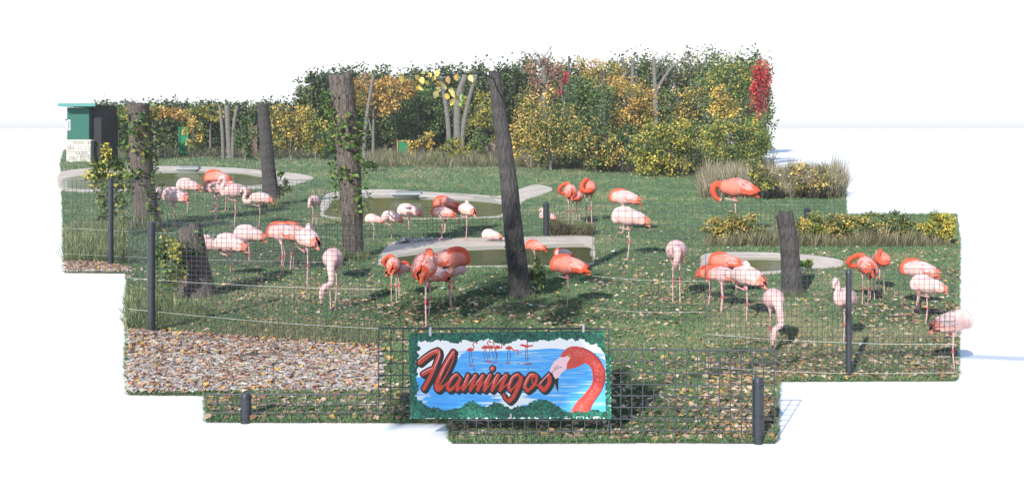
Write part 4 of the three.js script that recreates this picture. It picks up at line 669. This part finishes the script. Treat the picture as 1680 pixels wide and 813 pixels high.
function surface({ lo, n, f, tag, tags, cell }) {            // surface nets
  const id = new Int32Array(n[0] * n[1] * n[2]).fill(-1), pos = [], tg = [], idx = [], at = (x, y, z) => (z * n[1] + y) * n[0] + x;
  for (let z = 0; z < n[2] - 1; z++) for (let y = 0; y < n[1] - 1; y++) for (let x = 0; x < n[0] - 1; x++) {
    let sx = 0, sy = 0, sz = 0, c = 0, best = -1, bt = 0;
    const v = []; for (let k = 0; k < 8; k++) v.push(f[at(x + (k & 1), y + ((k >> 1) & 1), z + (k >> 2))]);
    for (let k = 0; k < 8; k++) for (const b of [1, 2, 4]) if (!(k & b)) { const a = v[k], e = v[k | b]; if ((a < 0) !== (e < 0)) { const t = a / (a - e); sx += (k & 1) + (b === 1 ? t : 0); sy += ((k >> 1) & 1) + (b === 2 ? t : 0); sz += (k >> 2) + (b === 4 ? t : 0); c++; } }
    if (!c) continue;
    for (let k = 0; k < 8; k++) if (v[k] < 0) { best = at(x + (k & 1), y + ((k >> 1) & 1), z + (k >> 2)); bt = tag[best]; break; }
    id[at(x, y, z)] = pos.length / 3; pos.push(lo.x + (x + sx / c) * cell, lo.y + (y + sy / c) * cell, lo.z + (z + sz / c) * cell); tg.push(tags[bt]);
  }
  const quad = (a, b, c, d, flip) => { if (a < 0 || b < 0 || c < 0 || d < 0) return; flip ? idx.push(a, c, b, a, d, c) : idx.push(a, b, c, a, c, d); };
  for (let z = 1; z < n[2] - 1; z++) for (let y = 1; y < n[1] - 1; y++) for (let x = 1; x < n[0] - 1; x++) {
    const s = f[at(x, y, z)] < 0;
    if (s !== f[at(x + 1, y, z)] < 0) quad(id[at(x, y - 1, z - 1)], id[at(x, y, z - 1)], id[at(x, y, z)], id[at(x, y - 1, z)], !s);
    if (s !== f[at(x, y + 1, z)] < 0) quad(id[at(x - 1, y, z - 1)], id[at(x - 1, y, z)], id[at(x, y, z)], id[at(x, y, z - 1)], !s);
    if (s !== f[at(x, y, z + 1)] < 0) quad(id[at(x - 1, y - 1, z)], id[at(x, y - 1, z)], id[at(x, y, z)], id[at(x - 1, y, z)], !s);
  }
  const g = new THREE.BufferGeometry(); g.setAttribute('position', new THREE.Float32BufferAttribute(pos, 3)); g.setIndex(idx); g.computeVertexNormals(); return { g, tg };
}
const NECKS = {                                             // x y z radius, from the breast to the crown, then head and bill
  tuck: { neck: [[0.14, 0.79, 0, 0.075], [0.215, 0.735, 0.0, 0.054], [0.255, 0.765, 0.01, 0.047], [0.25, 0.845, 0.015, 0.046], [0.195, 0.915, 0.025, 0.046], [0.11, 0.948, 0.04, 0.044], [0.03, 0.945, 0.055, 0.041], [-0.02, 0.932, 0.07, 0.04]], head: [[-0.02, 0.94, 0.075, 0.042], [-0.07, 0.915, 0.085, 0.036]], bill: [[-0.1, 0.89, 0.09, 0.022], [-0.14, 0.86, 0.095, 0.016]] },
  loop: { neck: [[0.14, 0.79, 0, 0.075], [0.24, 0.74, 0.03, 0.05], [0.29, 0.73, 0.1, 0.043], [0.28, 0.74, 0.19, 0.041], [0.24, 0.81, 0.235, 0.041], [0.19, 0.88, 0.21, 0.04], [0.11, 0.945, 0.13, 0.04], [0.03, 0.97, 0.06, 0.04]], head: [[0.03, 0.97, 0.06, 0.044], [-0.03, 0.955, 0.03, 0.038]], bill: [[-0.07, 0.925, 0.02, 0.022], [-0.11, 0.89, 0.02, 0.016]] },
  feed: { neck: [[0.14, 0.8, 0, 0.085], [0.235, 0.72, 0.0, 0.062], [0.285, 0.62, -0.01, 0.048], [0.3, 0.52, -0.02, 0.04], [0.325, 0.445, -0.01, 0.036], [0.365, 0.425, 0.05, 0.035], [0.385, 0.4, 0.095, 0.033], [0.39, 0.34, 0.11, 0.032]], head: [[0.39, 0.33, 0.112, 0.038], [0.385, 0.26, 0.118, 0.036]], bill: [[0.375, 0.21, 0.12, 0.025], [0.355, 0.17, 0.12, 0.02]], tip: [[0.35, 0.165, 0.12, 0.021], [0.325, 0.13, 0.12, 0.012]] },
  raised: { neck: [[0.13, 0.78, 0, 0.09], [0.24, 0.7, 0, 0.062], [0.335, 0.68, 0, 0.053], [0.4, 0.73, 0, 0.047], [0.395, 0.82, 0, 0.043], [0.355, 0.9, 0, 0.041], [0.345, 0.98, 0, 0.039], [0.385, 1.035, 0, 0.035]], head: [[0.395, 1.04, 0, 0.04], [0.45, 1.025, 0, 0.037]], bill: [[0.475, 0.99, 0, 0.028], [0.495, 0.935, 0, 0.024]], tip: [[0.492, 0.925, 0, 0.024], [0.465, 0.875, 0, 0.013]] },
  curled: { neck: [[0.13, 0.78, 0, 0.09], [0.235, 0.74, 0.0, 0.06], [0.285, 0.8, 0.01, 0.048], [0.265, 0.89, 0.02, 0.043], [0.215, 0.96, 0.03, 0.041], [0.2, 1.03, 0.04, 0.04], [0.235, 1.085, 0.045, 0.039]], head: [[0.245, 1.09, 0.045, 0.042], [0.3, 1.075, 0.05, 0.038]], bill: [[0.325, 1.03, 0.05, 0.027], [0.33, 0.97, 0.05, 0.022]], tip: [[0.328, 0.965, 0.05, 0.022], [0.3, 0.925, 0.05, 0.012]] },
  preen: { neck: [[0.12, 0.8, 0, 0.09], [0.22, 0.83, 0.0, 0.062], [0.3, 0.84, 0.0, 0.05], [0.35, 0.79, 0.0, 0.044], [0.35, 0.71, 0.01, 0.041], [0.325, 0.645, 0.02, 0.039]], head: [[0.315, 0.63, 0.02, 0.042], [0.27, 0.59, 0.025, 0.037]], bill: [[0.245, 0.57, 0.03, 0.025], [0.205, 0.575, 0.03, 0.02]], tip: [[0.2, 0.575, 0.03, 0.02], [0.165, 0.6, 0.03, 0.011]] },
};
const bodyMat = new THREE.MeshStandardMaterial({ color: 0xffffff, vertexColors: true, roughness: 0.85 });
const featherMat = new THREE.MeshStandardMaterial({ color: 0xffffff, vertexColors: true, roughness: 0.8, side: THREE.DoubleSide });
const bodyR = (x) => 0.158 * Math.sqrt(Math.max(0.02, 1 - ((x + 0.02) / 0.285) ** 2)), bodyC = (x) => 0.79 - (x < 0 ? 0.3 * x * x - x * 0.16 + 0 : -x * 0.05) ;
function wingGeo(side, T, drop) {
  const pos = [], col = [], idx = [];
  const petal = (x, phi, len, w, c, lift, down) => {
    const R = bodyR(x) * 1.04 + lift, y = bodyC(x) + Math.cos(phi) * R, z = Math.sin(phi) * R * 0.93, nrm = V3(0.05, Math.cos(phi), Math.sin(phi)).normalize(), dir = V3(-1, -0.18 - down, -Math.sin(phi) * 0.2).normalize(), s = dir.clone().cross(nrm).normalize(), b = pos.length / 3;
    const shape = [[0, 0.5], [0.35, 1], [0.7, 0.85], [1, 0.12]];
    shape.forEach(([t, ww]) => { for (const q of [-1, 0, 1]) { const p = V3(x, y, z).addScaledVector(dir, t * len).addScaledVector(s, q * ww * w / 2).addScaledVector(nrm, (q ? -0.006 : 0.004) + t * (0.012 - len * 0.18 * t)); pos.push(p.x, p.y - drop, p.z * side); const k = (0.86 + 0.2 * t) * (q ? 0.84 : 1.08); col.push(c[0] * k, c[1] * k, c[2] * k); } });
    for (let r = 0; r < 3; r++) for (let q = 0; q < 2; q++) { const a = b + r * 3 + q; side > 0 ? idx.push(a, a + 3, a + 1, a + 1, a + 3, a + 4) : idx.push(a, a + 1, a + 3, a + 1, a + 4, a + 3); }
  };
  const v = (c, k = 0.16) => { const g = 1 + rr(-k, k), h = rr(-0.05, 0.05); return [c[0] * g, Math.max(0.01, c[1] * g + h * 0.6), Math.max(0.01, c[2] * g + h * 0.6)]; };
  for (let i = 0; i < 4; i++) petal(-0.14, 1.55 + i * 0.1, 0.26, 0.045, [0.02, 0.018, 0.02], -0.012, 0.1);
  for (let i = 0; i < 8; i++) petal(rr(-0.2, -0.14), 0.35 + i * 0.17, rr(0.2, 0.26), 0.055, v(T.tail), 0.002, 0.16);
  for (let r = 0; r < 10; r++) { const x = -0.2 + r * 0.036, n = 9; for (let i = 0; i < n; i++) { const phi = 0.12 + (i + (r % 2) * 0.5) / n * 1.85; const edge = phi > 1.5 && r < 5; petal(x + rr(-0.008, 0.008), phi, rr(0.1, 0.14), rr(0.05, 0.066), edge ? v(T.tert) : rnd() < 0.1 ? v(T.tert) : v(T.wing, 0.2), r > 5 ? 0.004 - (r - 5) * 0.0075 : 0.004, 0.02 + phi * 0.1); } }
  const g = new THREE.BufferGeometry(); g.setAttribute('position', new THREE.Float32BufferAttribute(pos, 3)); g.setAttribute('color', new THREE.Float32BufferAttribute(col, 3)); g.setIndex(idx); g.computeVertexNormals(); return g;
}
const birdCache = new Map();
function flamingoParts(pose, toneName, legs) {
  const key = [pose, toneName, legs].join(); if (birdCache.has(key)) return birdCache.get(key);
  const T = TONES[toneName], N = NECKS[pose], drop = legs ? 0 : 0.6;
  const prims = [cap('body', [0.13, 0.795, 0], [0.0, 0.79, 0], 0.118, 0.148, 0.05), cap('body', [0.0, 0.79, 0], [-0.16, 0.755, 0], 0.148, 0.108, 0.05), cap('body', [-0.16, 0.755, 0], [-0.3, 0.69, 0], 0.108, 0.045, 0.05), cap('tail', [-0.28, 0.695, 0], [-0.41, 0.625, 0], 0.05, 0.02, 0.03),
    ...chain('neck', spline(N.neck, 18)), ...chain('head', N.head), ...chain('bill', N.bill, 0.01), ...(N.tip ? chain('tip', N.tip, 0.006) : [])];
  if (legs) for (const s of legs === 2 ? [-1, 1] : [0.25]) prims.push(cap('thigh', [0.02, 0.72, s * 0.055], [-0.015, 0.575, s * 0.05], 0.055, 0.02, 0.03));
  const { g, tg } = surface(field(prims, 0.0125));
  if (drop) g.translate(0, -drop, 0);
  const pal = { body: T.body, tail: T.tail, neck: T.neck, head: T.head, bill: [0.62, 0.44, 0.4], tip: [0.015, 0.014, 0.015], thigh: T.wing }, col = [], p = g.attributes.position;
  for (let i = 0; i < p.count; i++) { let c = pal[tg[i]]; const x = p.getX(i), y = p.getY(i), z = p.getZ(i), n = fbm(x * 14 + z * 9, y * 22 + z * 17, 7, 3), k = 0.84 + 0.32 * n; if (tg[i] === 'body') c = mix3(c, T.tert, clamp((n - 0.55) * 2.4)); col.push(c[0] * k, c[1] * k, c[2] * k); }
  // soften the colour borders
  const idx = g.index.array, cur = Float32Array.from(col), acc = new Float32Array(col.length), cnt = new Float32Array(p.count);
  for (let i = 0; i < idx.length; i += 3) for (let e = 0; e < 3; e++) { const a = idx[i + e], b = idx[i + (e + 1) % 3]; for (let c = 0; c < 3; c++) { acc[a * 3 + c] += cur[b * 3 + c]; acc[b * 3 + c] += cur[a * 3 + c]; } cnt[a]++; cnt[b]++; }
  for (let i = 0; i < p.count; i++) for (let c = 0; c < 3; c++) cur[i * 3 + c] = 0.5 * cur[i * 3 + c] + 0.5 * acc[i * 3 + c] / Math.max(1, cnt[i]);
  g.setAttribute('color', new THREE.Float32BufferAttribute(cur, 3));
  const list = [g];
  const paint = (q, c) => { const a = []; for (let i = 0; i < q.attributes.position.count; i++) a.push(...c); q.setAttribute('color', new THREE.Float32BufferAttribute(a, 3)); q.deleteAttribute('uv'); list.push(q); };
  const pinkLeg = [0.55, 0.36, 0.34], joint = [0.5, 0.1, 0.12], foot = [0.58, 0.24, 0.24];
  if (legs) for (const s of legs === 2 ? [-1, 1] : [0.25]) {
    const z = s * 0.05, zf = s * (pose === 'feed' ? 0.035 : 0.055), k = [[-0.015, 0.6, z], [-0.03, 0.34, z * 1.02], [0.0, 0.02, zf]].map((q) => V3(...q));
    paint(tube([k[0], k[0].clone().lerp(k[1], 0.5), k[1].clone().add(V3(0, 0.03, 0))], [0.013, 0.0105, 0.0115], 7), pinkLeg); paint(tube([k[1].clone().add(V3(0, 0.036, 0)), k[1], k[1].clone().add(V3(0, -0.036, 0))], [0.0115, 0.0185, 0.0115], 8), joint); paint(tube([k[1].clone().add(V3(0, -0.03, 0)), k[1].clone().lerp(k[2], 0.5), k[2]], [0.0115, 0.0095, 0.011], 7), pinkLeg);
    const web = triGeo([[-0.015, 0.022, 0], [0.095, 0.004, -0.05], [0.115, 0.008, 0], [0.095, 0.004, 0.05], [-0.02, 0.0, 0], [0.04, 0.024, 0]], [[0, 5, 1], [0, 3, 5], [5, 2, 1], [5, 3, 2], [0, 1, 4], [0, 4, 3], [4, 1, 2], [4, 2, 3]]); web.translate(0, 0, zf); paint(web, foot);
    for (const a of [-0.42, 0, 0.42]) paint(tube([V3(-0.005, 0.02, zf), V3(0.06 * Math.cos(a), 0.015, zf + 0.06 * Math.sin(a)), V3(0.12 * Math.cos(a), 0.006, zf + 0.11 * Math.sin(a))], [0.01, 0.008, 0.005], 6), foot);
  }
  if (legs === 1) { const a = V3(0.0, 0.6, -0.05), b = V3(-0.05, 0.56, -0.055), c = V3(0.16, 0.61, -0.05); paint(tube([a, b], [0.016, 0.015], 7), joint); paint(tube([b, b.clone().lerp(c, 0.5), c], [0.013, 0.0095, 0.01], 7), pinkLeg); }
  const body = mergeGeometries(list.map((q) => { const o = q.index ? q.toNonIndexed() : q; if (o.attributes.uv) o.deleteAttribute('uv'); return o; }));
  body.computeBoundingBox();
  const out = { body, wings: [wingGeo(1, T, drop), wingGeo(-1, T, drop)], top: body.boundingBox.max.y, bodyTop: 0.95 };
  birdCache.set(key, out); return out;
}
const protoBird = new Map();
// u, foot row, height in rows, pose, turn in degrees (0 faces the picture's right side, -90 faces the viewer), tone, number of legs, label
function flamingo(u, v, hpx, pose, turn, tone, legs, label, mirror = false) {
  const q = flamingoParts(pose, tone, legs), d = gd(v), s = hpx * d / F / q.top, key = [pose, tone, legs].join();
  let o = protoBird.get(key);
  if (!o) { o = thing('flamingo', label, 'flamingo'); part('body', q.body, bodyMat, o); for (const w of q.wings) part('wing', w, featherMat, o); protoBird.set(key, o); }
  else { o = o.clone(); o.name = numbered('flamingo'); scene.add(o); o.userData = { label, category: 'flamingo' }; }
  o.userData.group = 'flamingos in the enclosure';
  const onKerb = ponds.some((p) => inside(p.outer, gx(u, d), d));
  o.position.set(gx(u, d), onKerb ? 0.07 : 0.025, -d); o.rotation.set(0, turn * Math.PI / 180, 0); o.scale.set(s, s, mirror ? -s : s);
}
const B = flamingo;
B(249, 366, 61, 'tuck', 185, 'pale', 2, 'pale pink flamingo half hidden behind the ivy trunk by the long pond');
B(284, 378, 70, 'tuck', 165, 'pale', 1, 'plump pale flamingo asleep on one leg beside the ivy trunk, by the long pond');
B(306, 352, 59, 'tuck', 178, 'pale', 1, 'small pale flamingo with orange tail asleep next to the clump by the long pond');
B(354, 348, 69, 'tuck', 172, 'coral', 2, 'orange flamingo rising at the back of the clump by the long pond');
B(371, 348, 56, 'tuck', 150, 'coral', 2, 'dark orange flamingo mostly hidden inside the clump by the long pond');
B(353, 362, 66, 'tuck', 178, 'rose', 2, 'greyish pink flamingo with orange neck at the front of the clump by the long pond');
B(384, 373, 84, 'curled', 215, 'pale', 1, 'pale flamingo holding its curled neck up beside the clump by the long pond');
B(424, 374, 66, 'raised', 178, 'pale', 1, 'pale flamingo with raised neck and black bill showing, near the dark leaning trunk');
B(515, 375, 54, 'preen', -100, 'pale', 2, 'narrow pale flamingo bending its head down at the edge of the shaggy trunk');
B(337, 462, 76, 'tuck', 190, 'pale', 2, 'pink flamingo partly hidden behind the broad stump');
B(375, 469, 85, 'tuck', 165, 'pale', 1, 'plump pale flamingo asleep on one leg just past the broad stump');
B(406, 447, 77, 'tuck', 178, 'pale', 1, 'pale flamingo with orange tail asleep behind the plump one near the broad stump');
B(462, 453, 88, 'tuck', 172, 'rose', 2, 'pink flamingo with orange neck standing midway between broad stump and shaggy trunk');
B(478, 445, 80, 'tuck', 160, 'coral', 2, 'orange flamingo almost hidden behind two pink ones before the shaggy trunk');
B(502, 471, 102, 'loop', 130, 'pale', 1, 'round pale flamingo seen from behind on one leg, before the shaggy trunk');
B(546, 511, 102, 'feed', -88, 'pale', 2, 'pale flamingo facing the viewer, feeding with head down below the shaggy trunk');
B(612, 396, 44, 'tuck', 185, 'pale', 2, 'pink flamingo peeping out from behind the shaggy trunk at the middle pond');
B(641, 404, 54, 'tuck', 165, 'pale', 1, 'plump pale flamingo asleep by the middle pond next to the shaggy trunk');
B(669, 396, 58, 'tuck', 178, 'pale', 1, 'pale flamingo with orange tail asleep at the water of the middle pond');
B(729, 384, 62, 'tuck', 172, 'coral', 2, 'orange flamingo at the back of the clump by the middle pond');
B(752, 382, 48, 'tuck', 150, 'coral', 2, 'dark orange flamingo mostly hidden inside the clump by the middle pond');
B(724, 397, 56, 'tuck', 178, 'rose', 2, 'greyish pink flamingo with orange neck fronting the clump by the middle pond');
B(764, 397, 64, 'loop', 130, 'pale', 1, 'round pale flamingo with its back turned in the clump by the middle pond');
B(805, 399, 19, 'tuck', 178, 'pale', 0, 'pale flamingo sitting on the pale bank beside the slanting trunk');
B(646, 497, 78, 'loop', 92, 'coral', 2, 'orange flamingo with looped neck, back turned, at the corner of the lower pond', true);
B(656, 492, 62, 'tuck', 30, 'rose', 2, 'pink flamingo hidden behind the orange one with the looped neck at the lower pond corner');
B(703, 522, 92, 'loop', 172, 'rose', 1, 'pink and white flamingo with orange looped neck behind the big orange one above the sign');
B(697, 541, 130, 'tuck', 88, 'coral', 1, 'big orange pink flamingo with its back turned and tail hanging, above the sign');
B(740, 508, 102, 'tuck', 12, 'coral', 2, 'orange flamingo in profile on two legs with a paler one behind it, above the sign');
B(746, 496, 64, 'tuck', 20, 'pale', 2, 'pale flamingo hidden behind the orange one in profile above the sign');
B(877, 446, 51, 'tuck', 165, 'coral', 2, 'pinkish orange flamingo dozing behind the spindly shrub at the lower pond');
B(923, 455, 47, 'tuck', 172, 'rose', 2, 'pink flamingo dozing by the lower pond behind the orange one in profile');
B(930, 510, 91, 'tuck', 178, 'coral', 1, 'orange flamingo in profile on one leg beside the slanting trunk');
B(936, 372, 73, 'loop', 92, 'coral', 2, 'orange flamingo with looped neck, back turned, on the far lawn by the blue post', true);
B(949, 364, 52, 'tuck', 60, 'coral', 2, 'orange flamingo tucked behind the one with the looped neck on the far lawn');
B(967, 368, 76, 'loop', -80, 'coral', 2, 'small upright orange flamingo facing the viewer alone on the far lawn');
B(1022, 384, 74, 'tuck', 172, 'rose', 2, 'white pink flamingo with coral neck behind the pale one at the tall panel');
B(1030, 428, 88, 'tuck', 175, 'pale', 1, 'very pale flamingo on one leg behind the tall mesh panel, coral tail tip');
B(1205, 386, 93, 'preen', 178, 'coral', 1, 'big lone orange flamingo preening before the grey weeds');
B(898, 388, 46, 'curled', 165, 'pale', 2, 'pale flamingo sitting low behind the short dark blue post');
B(1110, 500, 104, 'preen', -96, 'pale', 2, 'white pink flamingo facing the viewer, head bent to its belly, behind the tall panel');
B(1187, 492, 77, 'tuck', 172, 'coral', 2, 'orange flamingo at the back of the clump by the small pond');
B(1208, 488, 64, 'tuck', 150, 'coral', 2, 'dark orange flamingo mostly hidden inside the clump by the small pond');
B(1163, 503, 66, 'loop', 172, 'coral', 2, 'orange flamingo with coiled neck at the fence end of the small pond clump');
B(1183, 518, 82, 'tuck', 178, 'rose', 2, 'greyish pink flamingo fronting the clump by the small pond');
B(1223, 536, 105, 'loop', 130, 'pale', 1, 'round pale flamingo on one leg with its back turned by the small pond');
B(1270, 578, 102, 'feed', -88, 'pale', 2, 'pale flamingo feeding with head down in front of the cut-off trunk');
B(1386, 570, 114, 'curled', 230, 'pale', 1, 'pale flamingo with upright neck standing close behind the tall black post');
B(1420, 505, 88, 'loop', 92, 'coral', 2, 'orange flamingo with looped neck, back turned, just past the tall black post', true);
B(1432, 497, 64, 'tuck', 60, 'coral', 2, 'orange flamingo tucked behind the looped neck one past the tall black post');
B(1448, 485, 75, 'loop', -80, 'coral', 2, 'upright orange flamingo facing the viewer beyond the tall black post');
B(1505, 514, 88, 'tuck', 172, 'rose', 2, 'white pink flamingo with coral neck behind a pale one near the end of the fence');
B(1520, 536, 83, 'tuck', 175, 'pale', 1, 'pale flamingo with orange tail on one leg near the end of the fence');
B(1566, 614, 104, 'tuck', 8, 'pale', 1, 'pale flamingo cut by the fence end, tail towards the other birds');

// ------------------------------------------------------------------ trees behind the viewer that shade the sign and the lawn below the slanting trunk
{
  const o = thing('shade_tree', 'leafy yellow tree standing behind the viewer, shading the painted sign', 'tree', [3.2, 0, 2.2]);
  const main = curve([V3(0, -0.05, 0), V3(0.1, 3, 0.1), V3(-0.1, 5.6, 0), V3(-1.2, 7.2, -1.2), V3(-5, 8.1, -1.0), V3(-9.2, 8.2, 1.0), V3(-10.2, 8.9, -1.2), V3(-10.6, 9.4, -3.4)], 24);
  part('trunk', tube(main, main.map((p, i) => i < 9 ? lerp(0.26, 0.12, i / 9) : lerp(0.05, 0.025, (i - 9) / 15)), 14), barkGrey, o);
  crownLeaves('crown', o, V3(-9.25, 8.0, 0.85), V3(1.05, 0.5, 0.42), 5600, 0.2, PAL.gold);
  crownLeaves('crown', o, V3(-10.1, 9.2, -3.4), V3(1.8, 1.2, 1.6), 1000, 0.22, PAL.gold);
}
renderer.render(scene, camera);
